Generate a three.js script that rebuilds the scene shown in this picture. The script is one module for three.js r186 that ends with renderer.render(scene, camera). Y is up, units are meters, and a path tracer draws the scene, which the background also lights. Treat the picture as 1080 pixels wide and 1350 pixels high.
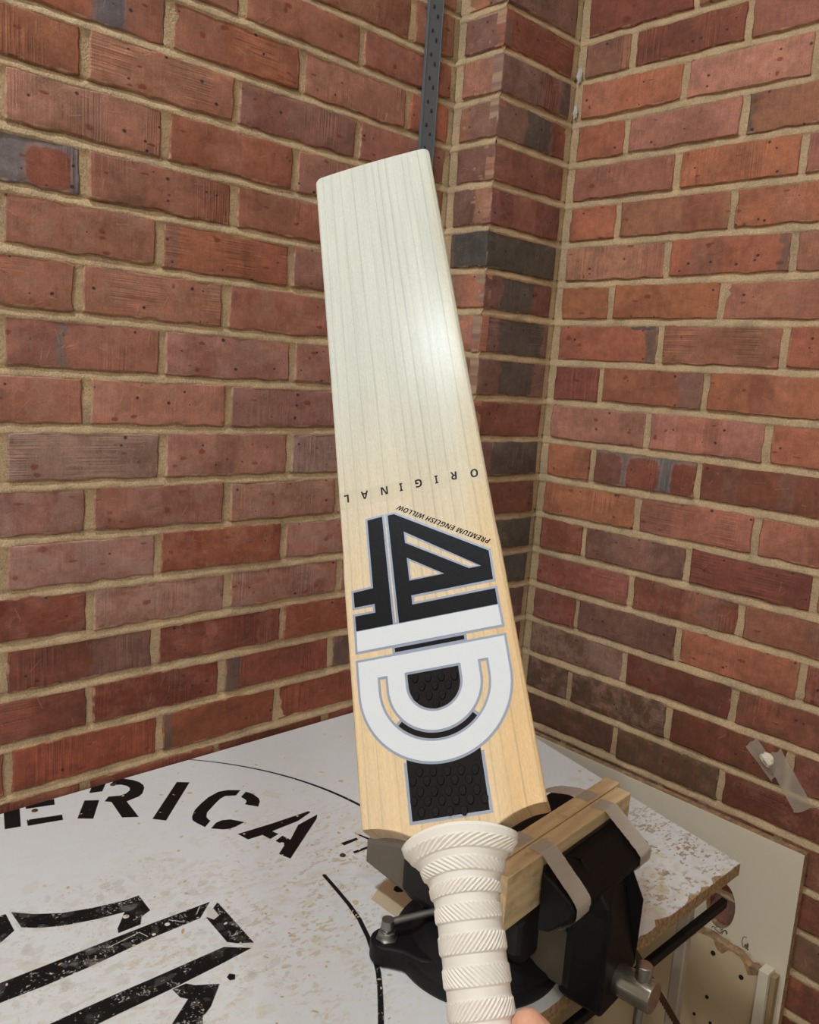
import * as THREE from 'three';
import { RoundedBoxGeometry } from 'three/addons/geometries/RoundedBoxGeometry.js';
import { MarchingCubes } from 'three/addons/objects/MarchingCubes.js';
import { RectAreaLightUniformsLib } from 'three/addons/lights/RectAreaLightUniformsLib.js';
import { FontLoader } from 'three/addons/loaders/FontLoader.js';
import { mergeGeometries, mergeVertices } from 'three/addons/utils/BufferGeometryUtils.js';

// ---------------------------------------------------------------- camera, lights, exposure
const scene = new THREE.Scene();
const camera = new THREE.PerspectiveCamera(63.03, 1080 / 1350, 0.05, 30);
camera.position.set(-1.3605, 1.5443, 1.0465);
camera.rotation.set(-0.16071, -0.76301, 0.07013, 'YXZ');
scene.background = new THREE.Color(0x0b0a09);
const EXPOSURE = 1.2;
// ceiling downlights, the second an unseen added fill: x, z, radiance, colour; and one opal pendant globe: x, y, z, candela, colour
const LAMPS = [[-1.64, 0.33, 250, 0xe6f2f8], [-1.75, 2.15, 120, 0xf3f8f2]];
const PENDANT = [-3.8, 3.0, 2.15, 4.6, 0xfff8ee];
const renderer = new THREE.WebGLRenderer({ antialias: true });
renderer.toneMapping = THREE.LinearToneMapping;
renderer.toneMappingExposure = EXPOSURE;
renderer.shadowMap.enabled = true;
RectAreaLightUniformsLib.init();

// ---------------------------------------------------------------- helpers
let seed = 12345;
const rnd = () => { seed = (seed * 1664525 + 1013904223) >>> 0; return seed / 4294967296; };
const rr = (a, b) => a + (b - a) * rnd();
const clamp = (x, a = 0, b = 1) => Math.min(b, Math.max(a, x));
const lerp = (a, b, t) => a + (b - a) * t;
const sstep = (a, b, x) => { const t = clamp((x - a) / (b - a)); return t * t * (3 - 2 * t); };
const NT = new Float32Array(65536);
for (let i = 0; i < 65536; i++) NT[i] = rnd();
function vn(x, y) {                                    // value noise 0..1
  const xi = Math.floor(x), yi = Math.floor(y), fx = x - xi, fy = y - yi;
  const u = fx * fx * (3 - 2 * fx), v = fy * fy * (3 - 2 * fy);
  const a = (xi & 255) + ((yi & 255) << 8), b = ((xi + 1) & 255) + ((yi & 255) << 8);
  const c = (xi & 255) + (((yi + 1) & 255) << 8), d = ((xi + 1) & 255) + (((yi + 1) & 255) << 8);
  return (NT[a] * (1 - u) + NT[b] * u) * (1 - v) + (NT[c] * (1 - u) + NT[d] * u) * v;
}
const fbm = (x, y, n = 4) => { let s = 0, a = 0.5, t = 0; for (let i = 0; i < n; i++) { s += a * vn(x, y); t += a; a *= 0.5; x = x * 2.03 + 17.1; y = y * 2.03 + 9.7; } return s / t; };
const names = new Map();
function numbered(n) { const k = names.get(n) || 0; names.set(n, k + 1); return k ? n + '_' + String(k).padStart(3, '0') : n; }
function part(name, geo, mat, parent, top = false) {
  const m = new THREE.Mesh(geo, mat); m.name = top ? numbered(name) : name; m.castShadow = m.receiveShadow = true; parent.add(m);
  if (!top) { const same = parent.children.filter(c => c !== m && c.name.replace(/_\d{3}$/, '') === name).length; if (same) m.name = name + '_' + String(same).padStart(3, '0'); }
  return m;
}
function group(name) { const g = new THREE.Group(); g.name = numbered(name); scene.add(g); return g; }
function thing(name, label, category, grp) { const g = group(name); tag(g, label, category, grp); return g; }
function tag(o, label, category, grp) { o.userData.label = label; o.userData.category = category; if (grp) o.userData.group = grp; }
const structure = g => { g.userData.kind = 'structure'; return g; };
function tex(w, h, fn, srgb = true) {                  // fn(x, y) -> [r,g,b] 0..255, or a number
  const d = new Uint8Array(w * h * 4);
  for (let y = 0; y < h; y++) for (let x = 0; x < w; x++) {
    const c = fn(x, y), i = 4 * (y * w + x);
    if (typeof c === 'number') d[i] = d[i + 1] = d[i + 2] = c; else { d[i] = c[0]; d[i + 1] = c[1]; d[i + 2] = c[2]; }
    d[i + 3] = 255;
  }
  return mkTex(d, w, h, srgb);
}
function mkTex(d, w, h, srgb = true) {
  const t = new THREE.DataTexture(d, w, h, THREE.RGBAFormat);
  t.wrapS = t.wrapT = THREE.RepeatWrapping; t.magFilter = THREE.LinearFilter; t.minFilter = THREE.LinearMipmapLinearFilter; t.generateMipmaps = true;
  if (srgb) t.colorSpace = THREE.SRGBColorSpace;
  t.needsUpdate = true; return t;
}
const std = (color, roughness = 0.8, o = {}) => new THREE.MeshStandardMaterial({ color, roughness, ...o });
const phys = (color, roughness = 0.5, o = {}) => new THREE.MeshPhysicalMaterial({ color, roughness, ...o });
const box = (x0, x1, y0, y1, z0, z1, r = 0.0015) => {
  const g = new RoundedBoxGeometry(x1 - x0, y1 - y0, z1 - z0, 2, Math.min(r, (x1 - x0) * .45, (y1 - y0) * .45, (z1 - z0) * .45));
  g.translate((x0 + x1) / 2, (y0 + y1) / 2, (z0 + z1) / 2); return g;
};
const clean = g => { const o = g.index ? g.toNonIndexed() : g; for (const k of Object.keys(o.attributes)) if (!['position', 'normal', 'uv'].includes(k)) o.deleteAttribute(k); return o; };
const merge = gs => mergeGeometries(gs.map(clean));
const poly = pts => new THREE.Shape(pts.map(([x, y]) => new THREE.Vector2(x, y)));
function extr(pts, depth, bevel = 0.002, seg = 2, holes = []) {   // extruded outline, z from 0 to depth
  const s = poly(pts); for (const h of holes) s.holes.push(poly(h));
  const g = new THREE.ExtrudeGeometry(s, { depth: depth - 2 * bevel, bevelEnabled: bevel > 0, bevelSize: bevel, bevelThickness: bevel, bevelOffset: -bevel, bevelSegments: seg, curveSegments: 16 });
  g.translate(0, 0, bevel); return g;
}
// a side outline given as (z, y) swept along x from x0 to x1
function sideExtr(pts, x0, x1, bevel = 0.003, seg = 2) {
  const g = extr(pts.map(([z, y]) => [-z, y]), x1 - x0, bevel, seg); g.rotateY(Math.PI / 2); g.translate(x0, 0, 0); return g;
}
function cyl(r0, r1, a, b, n = 32) {                    // tapered rod from a to b
  const A = new THREE.Vector3(...a), B = new THREE.Vector3(...b), d = B.clone().sub(A), g = new THREE.CylinderGeometry(r1, r0, d.length(), n, 1);
  g.translate(0, d.length() / 2, 0); g.applyQuaternion(new THREE.Quaternion().setFromUnitVectors(new THREE.Vector3(0, 1, 0), d.normalize())); g.translate(A.x, A.y, A.z); return g;
}
const lathe = (pts, n = 48) => new THREE.LatheGeometry(pts.map(([r, y]) => new THREE.Vector2(r, y)), n);

// ---------------------------------------------------------------- brick walls
const H0 = 2.19;                                       // height of the reference bed joint above the floor
const CEIL = 3.3;
const MORTAR = [210, 184, 150];
const sand = tex(512, 512, (x, y) => {
  const n = fbm(x / 60, y / 60, 3), f = rnd(), g = vn(x / 3.1, y / 3.1);
  const k = 0.82 + 0.22 * n + 0.14 * (g - 0.5) + 0.12 * (f - 0.5);
  return [MORTAR[0] * k, MORTAR[1] * k, MORTAR[2] * (k - 0.03 * n)];
});
const sandBump = tex(512, 512, (x, y) => 255 * clamp(0.35 * fbm(x / 30, y / 30, 3) + 0.35 * vn(x / 4, y / 4) + 0.3 * rnd()), false);
for (const t of [sand, sandBump]) t.repeat.set(4, 4);
const mortarMat = std(0xffffff, 0.95, { map: sand, bumpMap: sandBump, bumpScale: 0.0016 });

// one atlas of brick faces per wall: every brick is painted on its own
const AW = 2048, AH = 2048, CW = 290, CH = 97, COLS = 7, ROWS = 21;
function makeAtlas() {
  return { col: new Uint8Array(AW * AH * 4).fill(128), bmp: new Uint8Array(AW * AH * 4).fill(128), n: 0 };
}
const mix3 = (a, b, t) => [lerp(a[0], b[0], t), lerp(a[1], b[1], t), lerp(a[2], b[2], t)];
// o: base, bands [[x0,x1,colour,amount]], dust, kiss [[x,y,rx,ry,colour]], drag 0..1, pits, dirt
function paintBrick(A, o) {
  const cell = A.n % (COLS * ROWS); A.n++;
  const cx = (cell % COLS) * CW, cy = Math.floor(cell / COLS) * CH, s = rnd() * 240, t = rnd() * 240;
  const pits = []; for (let i = 0; i < o.pits; i++) pits.push([rr(0, CW), rr(0, CH), rr(1.2, 3.6)]);
  const scr = []; for (let i = 0; i < (o.scr ?? 5); i++) { const a = rr(-0.6, 0.6) + (rnd() < 0.5 ? 1.4 : 0); scr.push([rr(10, CW - 10), rr(8, CH - 8), Math.cos(a), Math.sin(a), rr(4, 16), rr(0.5, 1.5)]); }
  const hlf = []; for (let i = 0; i < (o.flakes ?? 3); i++) hlf.push([rr(0, CW), rr(0, CH), rr(3, 11), rr(2, 7)]);
  for (let y = 0; y < CH; y++) for (let x = 0; x < CW; x++) {
    const i = 4 * ((cy + y) * AW + cx + x);
    const lo = fbm((x + s) / 70, (y + t) / 45, 3), mid = fbm((x + t) / 14, (y + s) / 14, 3), fine = vn((x + s) / 1.7, (y + t) / 1.7), grit = rnd();
    let c = o.base, wob = (vn((y + s) / 13, (x + t) / 60) - 0.5) * 14;
    for (const [x0, x1, bc, am] of o.bands) c = mix3(c, bc, am * sstep(x0 * CW - 5, x0 * CW + 5, x + wob) * (1 - sstep(x1 * CW - 5, x1 * CW + 5, x + wob)));
    for (const [kx, ky, rx, ry, kc] of o.kiss || []) {
      const dx = Math.abs(x / CW - kx) / rx, dy = Math.abs(y / CH - ky) / ry, d = Math.pow(dx ** 4 + dy ** 4, 0.25) + (mid - 0.5) * 0.16;
      c = mix3(c, kc, 1 - sstep(0.9, 1.04, d)); if (d > 0.98 && d < 1.12) c = mix3(c, [176, 120, 104], 0.35);
    }
    let k = 0.87 + 0.30 * lo + 0.22 * (mid - 0.5) + 0.12 * (fine - 0.5) + 0.08 * (grit - 0.5), h = 0.55 + 0.25 * (mid - 0.5) + 0.1 * (fine - 0.5) + 0.12 * (grit - 0.5);
    const streak = vn((x + s) / 1.5, (y + t) / 70) - 0.5, hs = vn((x + s) / 80, (y + t) / 1.6) - 0.5;
    const dz = sstep(0.45, 0.75, vn((x + t) / 55 + 31, (y + s) / 120)) * o.drag;
    k += (o.horiz ? hs : streak) * 0.34 * dz + streak * 0.07; h += (o.horiz ? hs : streak) * 0.5 * dz;
    c = [c[0] * k, c[1] * k, c[2] * k];
    const dm = sstep(0.5 - o.dust * 0.3, 0.76 - o.dust * 0.2, fbm((x + t) / 40 + 7, (y + s) / 30 + 3, 3) * 0.6 + fbm((x + t) / 6 + 7, (y + s) / 11 + 3, 3) * 0.4) * clamp(o.dust * 0.8, 0, 0.6);
    c = mix3(c, [182, 158, 147], dm * (0.55 + 0.45 * fine));
    for (const [px, py, pr] of pits) { const d = Math.hypot(x - px, (y - py) * 1.1); if (d < pr * 1.5) { const m = 1 - sstep(pr * 0.55, pr * 1.5, d + (mid - 0.5) * 2); c = mix3(c, [52, 48, 52], m * 0.85); h -= 0.35 * m; } }
    for (const [px, py, dx, dy, l, w] of scr) { const a = (x - px) * dx + (y - py) * dy, b = Math.abs(-(x - px) * dy + (y - py) * dx); if (Math.abs(a) < l && b < w) { c = mix3(c, [206, 176, 160], 0.42 * (1 - b / w)); h += 0.15; } }
    for (const [px, py, rx, ry] of hlf) { const d = Math.hypot((x - px) / rx, (y - py) / ry) + (mid - 0.5) * 1.4; if (d < 1) { c = mix3(c, o.flakeCol || [116, 52, 36], 0.55 * (1 - sstep(0.6, 1, d))); h -= 0.12; } }
    const e = Math.min(x, CW - x, (y) * 1.0, CH - y) + (mid - 0.5) * 9;
    const em = (1 - sstep(-1, 3.2, e)); c = mix3(c, MORTAR, em * 0.6);
    if (o.dirt) c = mix3(c, [92, 74, 56], o.dirt * sstep(0.3, 0.7, fbm((x + s) / 22, (y + t) / 22, 4)) * 0.8);
    A.col[i] = clamp(c[0], 0, 255); A.col[i + 1] = clamp(c[1], 0, 255); A.col[i + 2] = clamp(c[2], 0, 255); A.col[i + 3] = 255;
    const hv = 255 * clamp(h); A.bmp[i] = A.bmp[i + 1] = A.bmp[i + 2] = hv; A.bmp[i + 3] = 255;
  }
  return [cx / AW, cy / AH, CW / AW, CH / AH];
}
// a brick with worn, uneven arrises: face at z = 0, back at z = -0.02
function brickGeo(L, h, uvr, full, amp = 1) {
  const nx = Math.max(5, Math.round(L / 0.016)), ny = 6, X = [0, 0.0005, 0.0028], Y = [0, 0.0005, 0.0026];
  for (let i = 1; i < nx; i++) X.push(0.0028 + (L - 0.0056) * i / nx); X.push(L - 0.0028, L - 0.0005, L);
  for (let i = 1; i < ny; i++) Y.push(0.0026 + (h - 0.0052) * i / ny); Y.push(h - 0.0026, h - 0.0005, h);
  const a = X.length, b = Y.length, pos = [], uv = [], idx = [], s = rnd() * 200, t = rnd() * 200, u0 = full ? 0 : rr(0, 1 - L / 0.215);
  const tilt = rr(-0.0012, 0.0012), tilt2 = rr(-0.001, 0.001), out = rr(-0.0008, 0.0012);
  for (let j = 0; j < b; j++) for (let i = 0; i < a; i++) {
    const di = Math.min(i, a - 1 - i), dj = Math.min(j, b - 1 - j), ring = Math.min(di, dj);
    let x = X[i], y = Y[j], z = ring === 0 ? -0.02 : ring === 1 ? -0.0017 : 0;
    const n1 = fbm(x * 60 + s, y * 60 + t, 3) - 0.5, n2 = fbm(x * 45 + t, y * 45 + s + 50, 3) - 0.5, n3 = vn(x * 110 + s, y * 110 + 9) - 0.5;
    if (ring < 3) { if (di < 3) x += (di === 0 ? 1 : 1) * n1 * 0.0042 * amp; if (dj < 3) y += (n2 * 0.0036 + n3 * 0.0014) * amp; }
    if (ring === 2) z -= 0.0006 + Math.max(0, n1 + n3 * 0.6) * 0.0028 * amp;
    if (ring > 2) z += (vn(x * 40 + s, y * 40 + t) - 0.5) * 0.0016;
    if (ring > 0) z += out + tilt * (x / L - 0.5) * 2 + tilt2 * (y / h - 0.5) * 2;
    pos.push(x, y, z);
    uv.push(uvr[0] + uvr[2] * clamp(full ? x / L : u0 + x / 0.215, 0.004, 0.996), uvr[1] + uvr[3] * clamp(y / h, 0.01, 0.99));
  }
  for (let j = 0; j < b - 1; j++) for (let i = 0; i < a - 1; i++) { const p = j * a + i; idx.push(p, p + 1, p + a + 1, p, p + a + 1, p + a); }
  const g = new THREE.BufferGeometry();
  g.setAttribute('position', new THREE.Float32BufferAttribute(pos, 3)); g.setAttribute('uv', new THREE.Float32BufferAttribute(uv, 2)); g.setIndex(idx);
  g.computeVertexNormals(); return g;
}
// mortar: an uneven bed with weathered joints (set back under the brick above, lipped over the brick below)
function mortarGeo(x0, x1, beds, yLo, yHi, thick) {
  const ys = [yLo];
  const bs = [...beds].sort((p, q) => p - q).filter(b => b > yLo + 0.01 && b < yHi - 0.01);
  for (const b of bs) for (const d of [-0.0098, -0.0075, -0.0050, -0.002, 0.001, 0.004, 0.0070, 0.0098]) ys.push(b + d);
  ys.push(yHi);
  const n = Math.round((x1 - x0) / 0.0055), pos = [], uv = [], idx = [];
  for (const y of ys) for (let i = 0; i <= n; i++) {
    const x = x0 + (x1 - x0) * i / n; let d = 9; for (const b of bs) if (Math.abs(y - b) < Math.abs(d)) d = y - b;
    const rough = (fbm(x * 34 + 3, y * 160 + 5, 3) - 0.5), slow = vn(x * 9 + 11, y * 13.3) - 0.5;
    let z = -0.0035 + slow * 0.002 + rough * 0.002;
    if (Math.abs(d) < 0.0088) { const lip = sstep(0.007, -0.005, d); z = lerp(-0.0062, -0.0008, lip) + slow * 0.0035 + rough * 0.004; }
    pos.push(x, y + (fbm(x * 40, y * 90 + 40, 2) - 0.5) * 0.002, z); uv.push(x, y);
  }
  const a = n + 1;
  for (let j = 0; j < ys.length - 1; j++) for (let i = 0; i < n; i++) { const p = j * a + i; idx.push(p, p + 1, p + a + 1, p, p + a + 1, p + a); }
  const g = new THREE.BufferGeometry();
  g.setAttribute('position', new THREE.Float32BufferAttribute(pos, 3)); g.setAttribute('uv', new THREE.Float32BufferAttribute(uv, 2)); g.setIndex(idx);
  g.computeVertexNormals(); return g;
}
// brick colours
const RED = [164, 110, 90], ORANGE = [168, 106, 80], PINK = [162, 114, 101], PALE = [178, 123, 103], DEEP = [138, 82, 66], BROWN = [130, 92, 78], PLUM = [132, 100, 92], GREY = [124, 118, 118], COAL = [96, 89, 84], DUSTY = [154, 123, 112];
const pick = a => a[Math.floor(rnd() * a.length)];
function recipe(o = {}) {
  const base = o.base || pick([RED, ORANGE, PINK, PALE]);
  const v = rr(0.93, 1.06), b = [base[0] * v, base[1] * v * rr(0.97, 1.03), base[2] * v * rr(0.96, 1.04)];
  const bands = o.bands ? [...o.bands] : [];
  if (!o.bands) { let n = Math.floor(rr(0, 3.4)); while (n--) { const x = rr(0, 0.9); bands.push([x, x + rr(0.08, 0.4), pick([PALE, DEEP, PINK, ORANGE, BROWN]), rr(0.2, 0.5)]); } }
  return { dust: rr(0.05, 0.3), drag: rnd() < 0.5 ? rr(0.5, 1) : 0.15, pits: Math.floor(rr(0, 7)), horiz: rnd() < 0.3, ...o, base: b, bands };
}
const KISS = c => ({ base: GREY, bands: [[0, 1, [112, 100, 102], 0.4]], kiss: c, dust: 0.1, pits: 6 });

function wall(name, opts) {
  // opts: position, turn, x0, x1 (slab), rows: [{ y0, y1, xs: [joint centres], spec: {slot: recipe}, dflt }], thick
  const g = structure(group(name)); g.position.set(...opts.pos); g.rotation.y = opts.turn || 0;
  const A = makeAtlas(), mat = std(0xffffff, 0.82);
  const beds = [...new Set(opts.rows.flatMap(r => [r.y0, r.y1]))];
  const ySet = beds.length ? [Math.min(...beds), Math.max(...beds)] : [0, 0];
  part('mortar', mortarGeo(opts.x0 + (opts.inL ? 0.0012 : 0), opts.x1 - (opts.inR ? 0.0012 : 0), beds, ySet[0], ySet[1], 0.1), mortarMat, g);
  part('masonry_backing', box(opts.x0 + (opts.inL || 0), opts.x1 - (opts.inR || 0), 0, CEIL + 0.12, -0.11, -0.021, 0.0005), mortarMat, g);
  if (ySet[0] > 0.02) part('mortar', box(opts.x0, opts.x1, 0, ySet[0], -0.0215, -0.004, 0.0005), mortarMat, g);
  const cells = [];
  for (const seen of [true, false]) for (const r of opts.rows) {
    const xs = r.xs;
    for (let i = 0; i + 1 < xs.length; i++) {
      if (seen !== (opts.vis ? opts.vis(xs[i], xs[i + 1], r) : true)) continue;
      const jl = i === 0 && opts.openL ? opts.openL : 0.0062 + rr(-0.0012, 0.0012), jr = i + 2 === xs.length && opts.openR ? opts.openR : 0.0062 + rr(-0.0012, 0.0012);
      const L = xs[i + 1] - xs[i] - jl - jr, h = r.y1 - r.y0 - 0.0122 + rr(-0.0014, 0.001);
      if (L < 0.02) continue;
      let uvr;
      if (A.n < COLS * ROWS) { uvr = paintBrick(A, recipe({ ...(r.dflt ? r.dflt() : {}), ...((r.spec || {})[i] || {}) })); cells.push(uvr); } else uvr = cells[Math.floor(rnd() * cells.length)];
      const m = part('brick', brickGeo(L, h, uvr, L > 0.15, opts.amp || 1), mat, g);
      m.position.set(xs[i] + jl, r.y0 + 0.0064 + rr(-0.0006, 0.0006), 0);
      m.rotation.z = rr(-0.003, 0.003);
    }
  }
  mat.map = mkTex(A.col, AW, AH, true); mat.bumpMap = mkTex(A.bmp, AW, AH, false); mat.bumpScale = 0.0016;
  for (const t of [mat.map, mat.bumpMap]) t.wrapS = t.wrapT = THREE.ClampToEdgeWrapping;
  return g;
}
// number of the course: 0 lies just under the reference bed joint, one course is 75 mm
const bedY = (i, dev) => H0 - 0.075 * i + (dev[i] || 0) / 1000;
const devR = { 0: -6, 1: -3, 2: -2, 3: -1, 4: 1, 5: 2, 6: 2.5, 7: 5, 8: 2, 9: 0, 10: -2, 11: -3.5, 12: -5, 13: -3, 14: 0, 15: 0, 16: 1, 17: -1, 18: 2 };
const devL = { 1: -5, 2: 1, 3: 0.5, 4: 3, 5: 2.5, 6: 5, 7: 4.5, 8: 2.5, 9: 1, 10: 1, 11: -2, 12: -2, 13: -1.5, 14: 0.5, 15: 2, 16: 4.5, 17: 4 };

{ // the wall on the right of the photograph; local x runs from the corner towards the camera
  const even = [0.006, 0.122, 0.342, 0.562, 0.787, 1.012, 1.237, 1.46], odd = [0.006, 0.233, 0.454, 0.678, 0.9, 1.125, 1.35, 1.46];
  const jog = { 0: [0, -4, -9], 1: [0, -5, -7], 3: [0, 0, -6], 4: [0, -1, 2], 6: [0, 4, 2], 7: [0, 5, 6], 8: [0, -1, -6], 11: [0, -2, 3], 13: [0, 3, -4], 15: [0, 7, 4], 17: [0, 5, 1] };
  const rows = [];
  const OR = () => ({ base: pick([ORANGE, RED, ORANGE, PALE]), dust: rr(0.02, 0.16) });
  const BR = () => ({ base: pick([DEEP, BROWN, DEEP, RED]), dust: rr(0.1, 0.35) });
  for (let i = -3; i <= 26; i++) {
    const xs = (i & 1 ? odd : even).map((x, k) => x + (jog[i]?.[k] || 0) / 1000), spec = {};
    if (i === 10) { spec[1] = KISS([[0.13, 0.45, 0.16, 0.48, [128, 84, 72]], [0.5, 0.42, 0.16, 0.5, DEEP], [0.92, 0.4, 0.14, 0.52, [140, 80, 64]]]); spec[2] = { base: DEEP, bands: [[0.2, 0.34, BROWN, 0.7], [0.66, 0.78, [128, 92, 80], 0.7]], dust: 0.05 }; }
    if (i === 7) spec[0] = { base: ORANGE, bands: [[0.9, 1, COAL, 0.7]], kiss: [[0.86, 0.97, 0.12, 0.09, COAL]], dust: 0.1 };
    if (i === 5) spec[1] = { base: ORANGE, bands: [[0.2, 0.45, PLUM, 0.35], [0.93, 1, COAL, 0.6]], pits: 9 };
    if (i === 2) spec[2] = { base: RED, bands: [[0, 0.06, COAL, 0.5]], pits: 5 };
    if (i === 8) { spec[0] = { base: DEEP, bands: [[0.7, 0.95, PLUM, 0.6]] }; spec[1] = { base: ORANGE, bands: [[0.78, 1, PLUM, 0.75]] }; }
    if (i === 11) spec[1] = { base: RED, bands: [[0, 0.3, BROWN, 0.5]], pits: 2, drag: 0.8 };
    if (i === 14) spec[2] = { base: ORANGE, dust: 0.1 };
    if (i === 12) { spec[1] = { base: BROWN, bands: [[0.3, 0.7, PINK, 0.4]], dust: 0.25 }; spec[2] = { base: DEEP, dust: 0.1, bands: [] }; }
    let d = OR;
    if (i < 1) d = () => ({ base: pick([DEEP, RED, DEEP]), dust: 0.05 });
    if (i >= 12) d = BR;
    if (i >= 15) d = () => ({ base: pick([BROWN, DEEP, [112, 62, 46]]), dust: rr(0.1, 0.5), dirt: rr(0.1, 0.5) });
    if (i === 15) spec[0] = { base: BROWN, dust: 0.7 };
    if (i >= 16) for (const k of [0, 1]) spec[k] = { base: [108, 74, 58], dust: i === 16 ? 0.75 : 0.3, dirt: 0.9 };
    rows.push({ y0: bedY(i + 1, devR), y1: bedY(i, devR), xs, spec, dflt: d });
  }
  wall('wall_right', { pos: [0, 0, 0], turn: -Math.PI / 2, x0: -0.2, x1: 1.46, rows, openL: 0.009, amp: 1.35, vis: (a, b, r) => a < 0.7 && r.y0 > 0.4 });
}
{ // the wall on the left of the photograph
  const oddXs = [-2.235, -2.01, -1.785, -1.56, -1.335, -1.11, -0.885, -0.661, -0.432, -0.2136 - 0.004], evenXs = [-2.235, -2.13, -1.9, -1.675, -1.45, -1.225, -0.999, -0.775, -0.547, -0.323, -0.2136 - 0.004];
  const jog = { 2: { 7: 1, 8: -3 }, 3: { 6: -6, 7: -4 }, 4: { 6: 3, 7: -1, 8: -7 }, 5: { 6: -5, 7: -2 }, 6: { 7: -7, 8: -8 }, 7: { 6: -13, 7: -11 }, 8: { 8: 4 }, 10: { 7: 3, 8: 7 }, 11: { 6: 4, 7: 4 }, 12: { 8: 3 }, 13: { 6: 7, 7: 11, 8: 14 }, 14: { 8: 7 }, 15: { 6: 6, 7: 5, 8: 3 }, 16: { 6: 4, 7: 9, 8: 3 } };
  const rows = [];
  const slots = i => (i & 1 ? oddXs : evenXs).map((x, k) => x + ((jog[i] || {})[k] || 0) / 1000);
  for (let i = -3; i <= 17; i++) {
    const xs = slots(i), odd = i & 1, spec = {};
    // odd: slot 6 runs -0.885..-0.661, 5 is left of it, 7 right; even: slot 6 runs -0.999..-0.775, 7, 8
    let d = () => ({ base: pick([RED, RED, PALE, PINK, ORANGE]), dust: rr(0.08, 0.3) });
    if (i >= 7 && i <= 9) d = () => ({ base: pick([PINK, PINK, RED, PALE]), dust: rr(0.3, 0.5), scr: 9 });
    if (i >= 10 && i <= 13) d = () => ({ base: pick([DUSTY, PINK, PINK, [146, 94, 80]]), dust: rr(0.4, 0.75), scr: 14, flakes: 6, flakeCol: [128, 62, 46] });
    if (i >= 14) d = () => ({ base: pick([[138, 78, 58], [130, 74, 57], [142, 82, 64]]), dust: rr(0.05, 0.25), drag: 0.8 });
    if (i === 2) spec[6] = KISS([[0.32, 0.25, 0.2, 0.7, ORANGE], [0.86, 0.45, 0.13, 0.6, RED], [-0.05, 0.5, 0.12, 0.5, RED]]);
    if (i === 5) spec[5] = KISS([[0.8, 0.42, 0.14, 0.42, [146, 88, 72]], [0.36, 0.45, 0.12, 0.6, RED]]);
    if (i === 3) { spec[5] = { base: ORANGE, bands: [], dust: 0.1 }; spec[6] = { base: PALE, drag: 0.9, horiz: true, pits: 6, bands: [[0.7, 1, RED, 0.5]] }; }
    if (i === 4) spec[6] = { base: PINK, bands: [[0.6, 1, RED, 0.5]], pits: 8, dust: 0.12 };
    if (i === 6) { spec[6] = { base: RED, dust: 0.45, scr: 9, bands: [] }; spec[7] = { base: ORANGE, bands: [[0, 0.1, PLUM, 0.6], [0.6, 1, DEEP, 0.45]], dust: 0.05 }; }
    if (i === 8) spec[6] = { base: RED, bands: [[0.3, 0.36, GREY, 0.6], [0.36, 1, PALE, 0.3]], dust: 0.3 };
    if (i === 12) spec[7] = { base: [140, 80, 60], bands: [[0.3, 0.9, ORANGE, 0.5]], dust: 0.35, flakes: 9 };
    if (i === 14) spec[6] = { base: [128, 72, 56], bands: [[0.55, 1, [128, 100, 94], 0.6]], pits: 4, dust: 0.2 };
    if (i === 15) { spec[6] = { base: [128, 66, 50], dust: 0.35, bands: [] }; spec[7] = { base: [134, 76, 58], bands: [[0, 0.13, COAL, 0.7]], dust: 0.1 }; spec[8] = { base: DEEP, bands: [[0, 0.2, COAL, 0.7]] }; }
    if (i === 16) { spec[7] = { base: [136, 76, 56], bands: [[0, 0.06, COAL, 0.7]], dust: 0.05 }; spec[6] = { base: [142, 78, 56], bands: [], dust: 0.05 }; }
    if (i === 13) { spec[5] = { base: [122, 62, 48], bands: [[0.5, 1, DEEP, 0.7]], dust: 0.3, scr: 9 }; }
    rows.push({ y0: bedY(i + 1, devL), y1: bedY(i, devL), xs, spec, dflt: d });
  }
  wall('wall_left', { pos: [0, 0, -0.113], x0: -2.24, x1: -0.2, rows, amp: 1.6, vis: (a, b) => b > -1.12 });
}
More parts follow.
